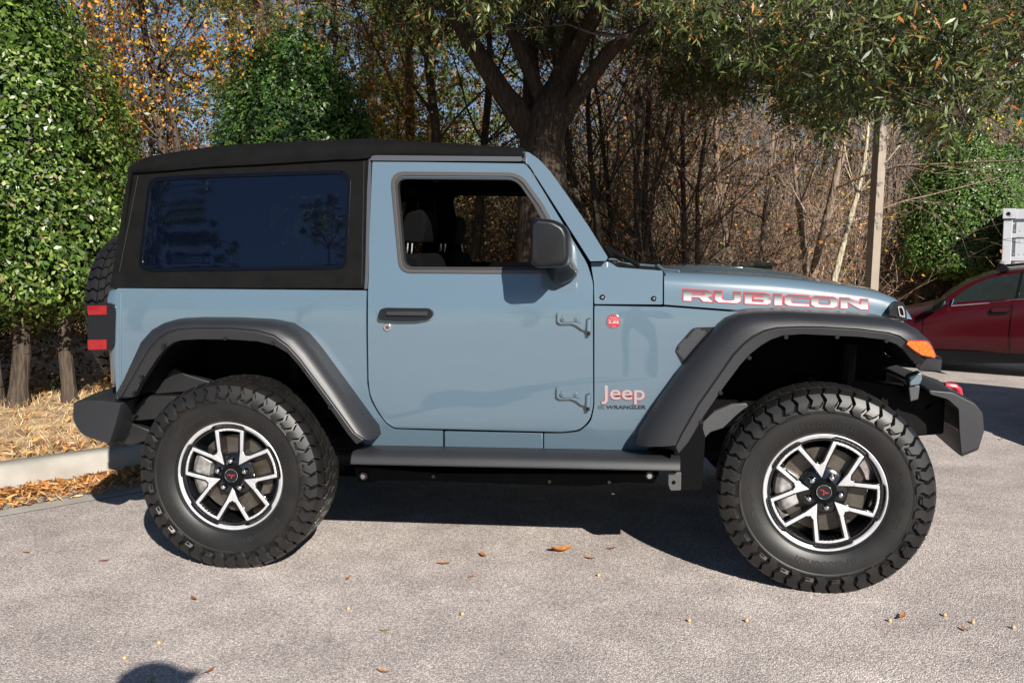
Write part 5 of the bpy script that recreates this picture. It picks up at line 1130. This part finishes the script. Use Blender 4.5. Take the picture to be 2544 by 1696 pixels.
# ------------------------------------------------------------------ lamp post, green cabinet, container
def ppz(px, Z): x, y = at_px(px, Z); return x, y, land(x, y)
x, y, z = ppz(1998, 11.4); lp = empty('lamp_post', (x, y, z)); tag(lp, 'tall square tan lamp post rising behind the bonnet of the off road car', 'lamp post')
POST = mat('tan_post', (.25, .205, .165), .5, c2=(.28, .23, .185), nscale=9)
h0 = .062; rz = Matrix.Rotation(R(28), 4, 'Z')
def sq(h, w, dx=0): return [rz @ Vector((a*w, b*w, 0)) + Vector((x + dx, y, z + h)) for a, b in ((-1, -1), (1, -1), (1, 1), (-1, 1))]
MB().loft([sq(.08, h0), sq(6.6, h0*.86, .16)]).build('post', POST, lp, smooth=0, bevel=.006)
MB().loft([sq(0, .16), sq(.05, .16), sq(.09, .11)]).build('base_plate', POST, lp, smooth=0, bevel=.005)
hc = rz @ Vector((0, -h0 - .004, 0)); MB().box((x + hc.x, y + hc.y, z + 1.30), (.06, .012, .15), rz.to_3x3()).build('hand_hole_cover', POST, lp, smooth=0, bevel=.003)
MB().box((x + .16, y, z + 6.66), (.5, .9, .12)).build('lamp_head', POST, lp, smooth=0, bevel=.02)
x, y, z = ppz(1684, 13.2); tb = empty('utility_cabinet', (x, y, z)); tag(tb, 'dark green utility cabinet showing just above the bonnet', 'cabinet')
GREENP = mat('green_cabinet', (.022, .034, .026), .45, c2=(.03, .042, .03), nscale=3)
tpz = P(1684, 611, y).z - z
MB().box((x, y, z + tpz/2), (1.0, .8, tpz)).build('cabinet_body', GREENP, tb, smooth=0, bevel=.01); MB().loft([[(x + a*.54, y + b*.44, z + tpz + h) for a, b in ((-1, -1), (1, -1), (1, 1), (-1, 1))] for h in (0, .05)]).build('cabinet_lid', GREENP, tb, smooth=0, bevel=.01)
pl_ = [P(q[0], q[1], y - .41) for q in ((1672, 618), (1690, 618), (1690, 630), (1672, 630))]; MB().prism([(p.x, y - .405, p.z) for p in pl_], (0, .006, 0)).build('warning_label', mat('label_orange', (.6, .26, .02), .5), tb, smooth=0)
# container seen end-on at the right edge
cyl = at_px(2304, 14.7); Yc = cyl[1]
cA = P(2304, 478, Yc); wz = land(cA.x, Yc); ct = empty('storage_container', (cA.x, Yc, wz)); tag(ct, 'pale grey storage container with bolted hinges at the right edge behind the red car', 'container')
CP = mat('container_paint', (.42, .435, .47), .45, c2=(.37, .385, .42), nscale=2)
Hc = cA.z - wz; X0 = cA.x; W2 = 2.44
MB().box((X0 + W2/2, Yc + 3.05, wz + Hc/2), (W2 - .06, 5.98, Hc - .04)).build('container_box', CP, ct, smooth=0, bevel=.01)
sm = MB()
for a in (X0 + .08, X0 + W2 - .08): sm.box((a, Yc + .05, wz + Hc/2), (.13, .12, Hc - .36))
sm.box((X0 + W2/2, Yc + .05, wz + Hc - .10), (W2 - .36, .11, .16)); sm.box((X0 + W2/2, Yc + .05, wz + .1), (W2 - .36, .11, .16))
sm.build('end_frame', CP, ct, smooth=0, bevel=.008)
for a in (X0 + .09, X0 + W2 - .09):
    for h in (wz + Hc - .09, wz + .09): cc = MB().box((a, Yc + .03, h), (.178, .17, .16)).build('corner_casting', CP, ct, smooth=0, bevel=.006); MB().disc((a - .01, h - .005), .032, Yc - .058, Yc - .05, 20).build('casting_hole', PAINT_IN, cc)
for s in (-1, 1):
    dr = MB().box((X0 + W2/2 + s*.52, Yc + .045, wz + Hc/2 - .02), (1.01, .05, Hc - .42)).build('door', CP, ct, smooth=0, bevel=.006)
    for k, yy in enumerate((541, 594, 660, 720)):
        hz_ = P(2320, yy, Yc).z; xh = X0 + W2/2 + s*(W2/2 - .17) if s > 0 else X0 + .20
        MB().box((xh, Yc + .004, hz_), (.30, .014, .07)).build('hinge', CP, dr, smooth=0, bevel=.004)
        for u in (-.02, .06, .13):
            for v in (-.075, .075): MB().disc((xh + u, hz_ + v), .008, Yc + .012, Yc + .02, 8).build('hinge_bolt', CP, dr, smooth=0)
    for u in (.18, .36):
        MB().tube([(X0 + W2/2 + s*u*1.6, Yc - .02, wz + .2), (X0 + W2/2 + s*u*1.6, Yc - .02, wz + Hc - .2)], .017, 8).build('lock_bar', CP, dr)
ct.rotation_euler = (0, 0, -R(22))
# ------------------------------------------------------------------ red car
q = G(2210, 858); TH = R(18.6); rz0 = 0.0; Yr = 0.0; OC = q.copy(); ct_, st_ = math.cos(TH), math.sin(TH)
# the car is modelled in its own frame (x to its tail, y away from us), then turned into place
_P, _pr, _lk = P, proj, link
def P(x, y, Y):
    d = ray(x, y); v = Vector((st_, ct_, 0)); t = (Y + (OC - EYE).dot(v))/d.dot(v); p = EYE + d*t - OC
    return Vector((p.x*ct_ - p.y*st_, p.x*st_ + p.y*ct_, p.z))
def proj(p): p = Vector(p); return _pr((OC.x + p.x*ct_ + p.y*st_, OC.y - p.x*st_ + p.y*ct_, OC.z + p.z))
link = _link
def rY(x, z): return Yr - float(np.interp(z, [.15, .3, .55, .75, .92, 1.0, 1.25, 1.5], [-.06, 0, .015, .02, .01, -.015, -.12, -.24]))
rc = empty('red_car', OC, -TH); tag(rc, 'dark red car with black roof bar feet parked beyond the front bumper', 'car')
RPAINT = mat('dark_red_paint', (.032, .0018, .004), .22, coat=0.0, spec=.35, c2=(.036, .0022, .0046), nscale=500)
BLKT = mat('car_black', (.0035, .0035, .004), .3, spec=.25)
k8 = lambda pts: fil(c8(pts))
def rp(pts): return [P(x, y, Yr) for x, y in pts]
xn, xt = P(1900, 760, Yr).x, P(2640, 760, Yr).x
Xs = lambda px: P(px, 700, Yr).x
Zs = lambda py: P(2250, py, Yr).z
zb_, zt_ = Zs(812), None
# lower body: loft along the car; bonnet line then beltline
bel = [(1895, 775), (1910, 735), (1960, 716), (2090, 700), (2145, 688), (2200, 690), (2330, 682), (2480, 672), (2600, 668), (2640, 690), (2650, 760)]
rings = []
for i, (px, py) in enumerate(bel):
    X = Xs(px); zt = P(px, py, Yr + (1.2 if px < 2180 else 0)).z - (.05 if px < 2180 else 0); end = min(1, abs(px - (1895 if px < 2200 else 2650))/140); w = .90*(.72 + .28*math.sqrt(end)); h = zt - zb_
    cc = Yr + .9
    half = [(w - .08, 0), (w - .015, h*.12), (w, h*.35), (w + .012, h*.6), (w + .008, h*.8), (w - .02, h*.95), (w - .07, h), (w*.5, h + (.05 if 1950 < px < 2180 else .02)), (0, h + (.06 if 1950 < px < 2180 else .02))]
    rings.append([(X, cc - y, zb_ + z) for y, z in half] + [(X, cc + y, zb_ + z) for y, z in half[-2::-1]])
MB().loft(rings).build('body', RPAINT, rc, smooth=50)
# greenhouse
gh = [(2143, 690, 692), (2178, 662, 692), (2220, 638, 690), (2262, 622, 688), (2310, 612, 686), (2400, 604, 678), (2500, 606, 674), (2570, 622, 670), (2630, 668, 672)]
rings = []
for px, pt, pb in gh:
    X = Xs(px); a, b = P(px, pb, Yr + .1).z - .04, P(px, pt, Yr + 1.2).z - .03; h = b - a; cc = Yr + .9; t_ = min(1, h/.42)
    half = [(.86, 0), (.86 - .10*t_, h*.45), (.86 - .19*t_, h*.82), (.86 - .25*t_, h*.95), (.86 - .34*t_, h), (0, h + .03*t_)]
    rings.append([(X, cc - y, a + z) for y, z in half] + [(X, cc + y, a + z) for y, z in half[-2::-1]])
MB().loft(rings).build('cabin', RPAINT, rc, smooth=50)
def rg(x, z):      # side of the cabin
    px = proj((x, Yr, z))[0]; pt, pb = np.interp(px, [g[0] for g in gh], [g[1] for g in gh]), np.interp(px, [g[0] for g in gh], [g[2] for g in gh])
    a, b = P(px, pb, Yr + .1).z - .04, P(px, pt, Yr + 1.2).z - .03; h = max(.02, b - a); t_ = min(1, h/.42); u = (z - a)/h
    return Yr + .9 - float(np.interp(u, [0, .45, .82, .95], [.86, .86 - .10*t_, .86 - .19*t_, .86 - .25*t_])) - .012
GL2 = mat('car_glass', (.012, .016, .015), .02, spec=.6)
win = k8([(902, 892, 6), (918, 850), (985, 795, 10), (1070, 745), (1170, 705, 20), (1270, 682), (1388, 664, 6), (1345, 848, 8), (1200, 868), (1000, 884)])
panel('side_window', win, rg, GL2, rc, off=.006, thick=.02, bevel=.002, slices=.5)
panel('rear_side_window', k8([(1368, 850, 6), (1405, 668, 6), (1600, 655), (1680, 690, 20), (1640, 835, 10)]), rg, GL2, rc, off=.006, thick=.02, bevel=.002, slices=.5)
panel('door_pillar', k8([(1346, 849), (1389, 662), (1410, 660), (1372, 852)]), rg, BLKT, rc, off=.008, thick=.02, bevel=.002, slices=.5)
wl = MB()
def strip(pts, fY, w, off): 
    for a, b in zip(pts[:-1], pts[1:]): wl.tube([S(*a, fY, off), S(*b, fY, off)], w, 6)
strip(c8([(905, 893), (1000, 886), (1200, 871), (1345, 851), (1640, 838)]), rg, .009, .012); strip(c8([(905, 893), (920, 848)]), rg, .008, .012); wl.build('window_strip', CHROME, rc)
rsl = lambda x, z: Yr + .9 - .912 - .0
panel('sill', k8([(560, 1170), (800, 1170), (1411, 1190), (2200, 1190), (2200, 1300), (780, 1292), (560, 1280)]), lambda x, z: Yr + .07, BLKT, rc, off=0, thick=.4, bevel=.01, slices=.5)
sm = MB(); seamx = [(1338, 875), (1325, 960), (1316, 1100), (1312, 1225)]; pts = c8(seamx)
for a, b in zip(pts[:-1], pts[1:]): sm.tube([S(*a, rY, .004), S(*b, rY, .004)], .004, 6)
pts = c8([(715, 980), (700, 1100), (715, 1225)])
for a, b in zip(pts[:-1], pts[1:]): sm.tube([S(*a, rY, .002), S(*b, rY, .002)], .004, 6)
sm.build('door_seam', PAINT_IN, rc)
panel('door_handle', k8([(1180, 925, 8), (1200, 908, 8), (1295, 908, 8), (1312, 922, 6), (1290, 936, 6), (1190, 938, 6)]), rY, RPAINT, rc, off=.03, thick=.035, bevel=.008, slices=.5)
panel('handle_recess', k8([(1165, 935, 8), (1190, 905, 8), (1300, 902, 8), (1318, 930, 8), (1290, 955, 8), (1180, 958, 8)]), rY, BLKT, rc, off=.008, thick=.012, bevel=.002, slices=.5)
mo = [P(x, y, Yr - .12) for x, y in k8([(722, 945, 10), (745, 905), (820, 862, 14), (880, 845, 8), (892, 880, 8), (880, 900), (800, 945, 14), (740, 962, 8)])]
cx_ = sum(p.x for p in mo)/len(mo); cz_ = sum(p.z for p in mo)/len(mo)
mo = [Vector((cx_ + (p.x - cx_)*.72 + .02, p.y, cz_ + (p.z - cz_)*.85 + .02)) for p in mo]
MB().loft([[Vector((cx_ + (p.x - cx_)*s + .03*(1-s), Y, cz_ + (p.z - cz_)*s)) for p in mo] for Y, s in ((Yr + .05, .5), (Yr - .02, .85), (Yr - .10, 1), (Yr - .17, .95), (Yr - .2, .7))]).build('door_mirror', BLKT, rc, smooth=60)
ft = panel('roof_bar_foot', k8([(1215, 655, 4), (1238, 600, 6), (1255, 588, 8), (1280, 610, 6), (1310, 640, 6), (1300, 655)]), lambda x, z: Yr + .22, BLKT, rc, thick=.09, bevel=.008, slices=.5)
pf = P(2302, 603, Yr + .2); MB().loft([[Vector((pf.x + a, Y, pf.z + b)) for a, b in ((-.035, 0), (0, .015), (.045, .004), (0, -.012))] for Y in (Yr + .12, Yr + 1.7)]).build('roof_bar', CHROME, rc, smooth=30)
MB().loft([[Vector((pf.x + .85 + a, Y, pf.z + .02 + b)) for a, b in ((-.035, 0), (0, .015), (.045, .004), (0, -.012))] for Y in (Yr + .12, Yr + 1.7)]).build('roof_bar', CHROME, rc, smooth=30)
rl = MB(); rl.tube([P(2290, 612, Yr + .26), P(2352, 606, Yr + .27), P(2460, 604, Yr + .27), P(2540, 610, Yr + .27)], .016, 8); rl.build('roof_rail', BLKT, rc)
def simple_wheel(X, Y, Zc, s):
    w = MB().lathe([(.2, s*.10), (.23, s*.115), (.30, s*.11), (.325, s*.07), (.33, 0), (.325, -s*.08), (.2, -s*.1)], 40, (X, Y, Zc)).build('wheel', RUB, rc)
    MB().lathe([(0, s*.08), (.05, s*.085), (.19, s*.075), (.205, s*.1), (.21, s*.06), (0, s*.04)], 30, (X, Y, Zc)).build('rim', ALU, w)
for X in (Xs(2035), Xs(2035) + 2.7):
    for Y, s in ((Yr + .13, -1), (Yr + 1.67, 1)): simple_wheel(X, Y, zb_ - .02 + .16, s)
    MB().lathe([(.37, 0), (.37, .3), (0, .3)], 32, (X, Yr - .005, zb_ + .14)).build('wheel_arch', PAINT_IN, rc)
MB().loft([[Vector((X, Y, zb_ + .02)) for X, Y in ((Xs(2160), Yr + .15), (Xs(2600), Yr + .15), (Xs(2600), Yr + 1.6), (Xs(2160), Yr + 1.6))], [Vector((X, Y, zb_ + .0)) for X, Y in ((Xs(2160), Yr + .15), (Xs(2600), Yr + .15), (Xs(2600), Yr + 1.6), (Xs(2160), Yr + 1.6))]]).build('underbody', PAINT_IN, rc)
P, proj, link = _P, _pr, _lk
gc = copy_tree(rc); gc.location = (6.85, 2.05, gz(6.85, 2.05)); gc.rotation_euler = (0, 0, R(60.6)); tag(gc, 'silver car parked outside the right edge whose shadow reaches the asphalt', 'car'); gc.name = 'silver_car'
SILV = mat('silver_paint', (.30, .31, .32), .3, metal=.5, coat=.5)
for ch in gc.children:
    if ch.data and ch.data.materials and ch.data.materials[0] is RPAINT: ch.data = ch.data.copy(); ch.data.materials[0] = SILV
# ------------------------------------------------------------------ leaf litter and dry grass (nobody could count it)
def litter(name, n, sr, nr, L, W, pal, seed, zoff=.012, kind='stuff', tilt=.35, dens=None):
    r = np.random.default_rng(seed); s = r.uniform(*sr, n); nn = r.uniform(*nr, n) if dens is None else dens(r, n); C_ = []
    for a, b in zip(s, nn):
        x, y = sn(a, b); z = land(x, y) if b > .18 else (gz(x, y) + .004 if b < 0 else gz(x, y) + .15); C_.append((x, y, z + zoff*r.uniform(.4, 1.6)))
    C_ = np.array(C_); N_ = unit(np.array([0, 0, 1.]) + r.normal(0, tilt, (n, 3))); D_ = np.cross(N_, r.normal(0, 1, (n, 3)))
    V, Fc = leaves(C_, D_, N_, L*r.uniform(.6, 1.3, n), W*r.uniform(.7, 1.3, n), .3); o = link(name, np_mesh(name, V, Fc, tints(n, pal, 4, .3, r)), DRY); tag(o, kind=kind)
LIT = [(.62, .31, .10, 3), (.45, .19, .06, 2.5), (.66, .40, .16, 2), (.26, .11, .045, 1.5), (.70, .48, .24, 1.2)]
STR = [(.66, .50, .28, 3), (.56, .38, .19, 3), (.74, .60, .38, 2), (.40, .24, .11, 2)]
litter('gutter_leaves', 9500, (-5.5, 2.5), None, .075, .014, LIT, 61, .02, tilt=.4, dens=lambda r, n: -np.abs(r.normal(0, .2, n)).clip(0, .40) + r.uniform(-.02, 0, n))
litter('lawn_leaves', 9000, (-6, 14), None, .07, .016, LIT, 62, .03, tilt=.5, dens=lambda r, n: np.where(r.uniform(0, 1, n) < .45, .2 + r.exponential(.22, n), r.uniform(.2, 3.2, n)).clip(.19, 6))
litter('wood_floor_leaves', 16000, (-8, 24), (2.4, 12), .085, .05, BRN + LIT[:2], 63, .03, tilt=.5)
r = np.random.default_rng(64); n = 26000; s = r.uniform(-5, 10, n); nn = r.uniform(.2, 2.4, n); C_ = []
for a, b in zip(s, nn): x, y = sn(a, b); C_.append((x, y, land(x, y)))
C_ = np.array(C_); D_ = unit(np.array([0, 0, 1.]) + r.normal(0, .75, (n, 3))); D_[:, 2] = np.abs(D_[:, 2]); L_ = r.uniform(.03, .085, n); V, Fc = leaves(C_ + D_*L_[:, None]*.5, D_, unit(r.normal(0, 1, (n, 3)) + np.array([.3, -.6, 0])), L_, .0045, 0)
o = link('dry_grass', np_mesh('dry_grass', V, Fc, tints(n, STR + [(.2, .22, .07, .25)], 4, .3, r)), DRY); tag(o, kind='stuff')
# green weeds round the holly foot
wd = []
for px, py in [(20, 880), (35, 905), (235, 705), (262, 690), (70, 940), (165, 920), (180, 908), (230, 925), (300, 900)]:
    b = P(*t3([(px, py - 30 if py > 300 else py)])[0], 0) if 0 else G(*t3([(px, py)])[0], .2)
# ------------------------------------------------------------------ single leaves and acorns on the asphalt
def leaf_obj(L, W, col, seed, curl=.35):
    r = random.Random(seed); b = bmesh.new(); rows = []
    for i in range(7):
        t = i/6; w = W*math.sin(math.pi*min(1, t*.9 + .06))**.8*(1 if 0 < i < 6 else .15); z = .006 + curl*L*(t - .5)**2; rows.append([b.verts.new((L*(t - .5), s*w/2, z + abs(s)*W*.18 + r.uniform(0, .002))) for s in (-1, 0, 1)])
    for i in range(6):
        for j in range(2): b.faces.new((rows[i][j], rows[i+1][j], rows[i+1][j+1], rows[i][j+1]))
    me = bpy.data.meshes.new('fallen_leaf'); b.to_mesh(me); b.free(); finish(me, 60); me.materials.append(mat('fallen_leaf', col, .55, c2=tuple(c*.6 for c in col), nscale=60)); return me
LM = [leaf_obj(.055, .016, (.42, .17, .05), 1), leaf_obj(.05, .013, (.25, .09, .04), 2), leaf_obj(.05, .022, (.30, .28, .05), 3), leaf_obj(.06, .02, (.52, .33, .13), 4)]
LL = ['small dry orange leaf lying on the asphalt', 'small dry brown leaf lying on the asphalt', 'small yellow green leaf lying on the asphalt', 'small pale tan leaf lying on the asphalt']
ac = MB().lathe([(0, -.007), (.004, -.0065), (.0068, -.003), (.0075, .001), (.006, .005), (.002, .008), (0, .0088)], 12, axis='Z')
AC = ac.build('acorn', mat('acorn_tan', (.40, .24, .10), .5, c2=(.5, .33, .17), nscale=80)).data
for o in [o for o in COL.objects if o.name.startswith('acorn')]: bpy.data.objects.remove(o)
spots = [(883, 1450, 2), (445, 1378, 1), (800, 1330, 0), (1085, 1325, 0), (1020, 1297, 0), (1355, 1284, 0), (2215, 1448, 0), (2072, 1420, 0), (1405, 1262, 1), (880, 1545, 0), (350, 1563, 2), (482, 1545, 1), (240, 1290, 1), (60, 1270, 0), (1110, 1278, 0), (2300, 1010, 0), (2290, 900, 0), (2240, 935, 1)]
for i, (x, y, k) in enumerate(spots):
    p = G(x, y); o = _link('fallen_leaf', LM[k], None, None, p); o.rotation_euler = (0, 0, i*2.4); s_ = .7 + .5*((i*37) % 10)/10; o.scale = (s_, s_, s_); tag(o, LL[k], 'leaf', 'leaves fallen on the asphalt, ' + LL[k].split(' lying')[0])
for i, (x, y) in enumerate([(800, 1457), (1062, 1469), (365, 1595 - 60), (286, 1630 - 60), (1583, 1484 - 60 + 0), (1715, 1484), (2044, 1484), (2170, 1471), (2505, 1535), (2235, 1428), (1375, 1320), (2388 - 60, 1440)]):
    if x > 2352: continue
    y = min(y - (60 if y > 1440 else 0), 1560); p = G(x, y, .0065); o = _link('acorn', AC, None, None, p); tag(o, 'tiny tan acorn lying on the asphalt', 'acorn', 'acorns on the asphalt')
p = G(1288, 1267); o = _link('fallen_leaf', leaf_obj(.10, .05, (.62, .20, .03), 9, .5), None, None, p); o.rotation_euler = (0, .1, .5); tag(o, 'larger bright orange leaf on the asphalt in front of the side step shadow', 'leaf')
# ------------------------------------------------------------------ the photographer behind the camera (their shadow is in the picture)
def person():
    CXP = CX + .07; t = empty('person', (CXP, CY - .2, 0)); tag(t, 'person in dark jacket and cap standing with a camera whose shadow falls on the asphalt', 'person')
    B0 = {'pel': (0, -.33, .93, .15), 'sp': (0, -.34, 1.12, .145), 'ch': (0, -.34, 1.34, .16), 'nk': (0, -.25, 1.55, .06), 'hd': (0, -.17, 1.65, .085), 'tp': (0, -.16, 1.75, .08)}
    V = [(CXP + x, CY + y, z) for x, y, z, _ in B0.values()]; Rr = [v[3] for v in B0.values()]; E = [(0, 1), (1, 2), (2, 3), (3, 4), (4, 5)]
    for s in (-1, 1):
        i = len(V); ch = [(s*.10, -.33, .88, .10), (s*.11, -.31, .50, .07), (s*.115, -.34, .10, .045), (s*.12, -.22, .04, .04)]
        for x, y, z, q in ch: V.append((CXP + x, CY + y, z)); Rr.append(q)
        E += [(0, i), (i, i+1), (i+1, i+2), (i+2, i+3)]
        i = len(V); ch = [(s*.19, -.34, 1.42, .065), (s*.24, -.36, 1.16, .05), (s*.10, -.16, 1.30, .036), (s*.065, -.10, 1.34, .034)]
        for x, y, z, q in ch: V.append((CXP + x, CY + y, z)); Rr.append(q)
        E += [(2, i), (i, i+1), (i+1, i+2), (i+2, i+3)]
    me = bpy.data.meshes.new('body'); me.from_pydata(V, E, []); o = link('body', me, mat('jacket', (.02, .025, .04), .8), t)
    sk_ = o.modifiers.new('skin', 'SKIN'); 
    if not me.skin_vertices: 
        bm = bmesh.new(); bm.from_mesh(me); bm.verts.layers.skin.verify(); bm.to_mesh(me); bm.free()
    for i, q in enumerate(Rr): me.skin_vertices[0].data[i].radius = (q, q*.8)
    me.skin_vertices[0].data[0].use_root = True
    sb = o.modifiers.new('sub', 'SUBSURF'); sb.levels = 2; sb.render_levels = 2
    MB().lathe([(.105, 0), (.106, .05), (.098, .10), (.07, .125), (0, .13)], 24, (CXP, CY - .16, 1.745), axis='Z').build('cap', mat('cap_cloth', (.03, .03, .03), .8), t)
    MB().box((CXP, CY - .04, 1.76), (.16, .12, .012)).build('cap_peak', mat('cap_cloth2', (.03, .03, .03), .8), t, bevel=.004)
    return t
person()
tag(empty('x'), None); bpy.data.objects.remove([o for o in COL.objects if o.name == 'x'][0])
cmo = empty('camera_body', (CX, CY - .10, CZ)); tag(cmo, 'black hand camera held by the photographer', 'camera'); MB().box((CX, CY - .105, CZ - .01), (.13, .05, .085)).build('case', BLKT, cmo, bevel=.008); MB().lathe([(.034, -.08), (.036, -.02), (.03, 0), (0, 0)], 24, (CX, CY + .002 - .0, CZ - .0)).build('lens_barrel', BLKT, cmo) if 0 else None
# trees across the lot behind the photographer: they show as reflections in the paint and windows
for i, (x, y, s) in enumerate([(-8.5, -15, 1.0), (-11, -17, 1.1), (-6.5, -19, .95), (-14, -14, 1.0)] + [(-30 + 7*k, -30 - (k*5) % 4, .6 + .07*(k % 3)) for k in (0, 1, 4)] + [(22 + 7*k, -34, .6) for k in range(3)]):
    g_ = PN[i % 2]; t = empty('pine_tree', (x, y, 0)); t.rotation_euler = (0, 0, i); t.scale = (s*.9, s*.9, s*.75); tag(t, 'pine tree across the parking lot behind the photographer', 'tree', 'pine trees across the parking lot')
    for nm, me, m in (('trunk', g_[0], BARK), ('needles', g_[1], NEED)): _link(nm, me, m, t)
for o in list(WM.values()): bpy.data.objects.remove(o)
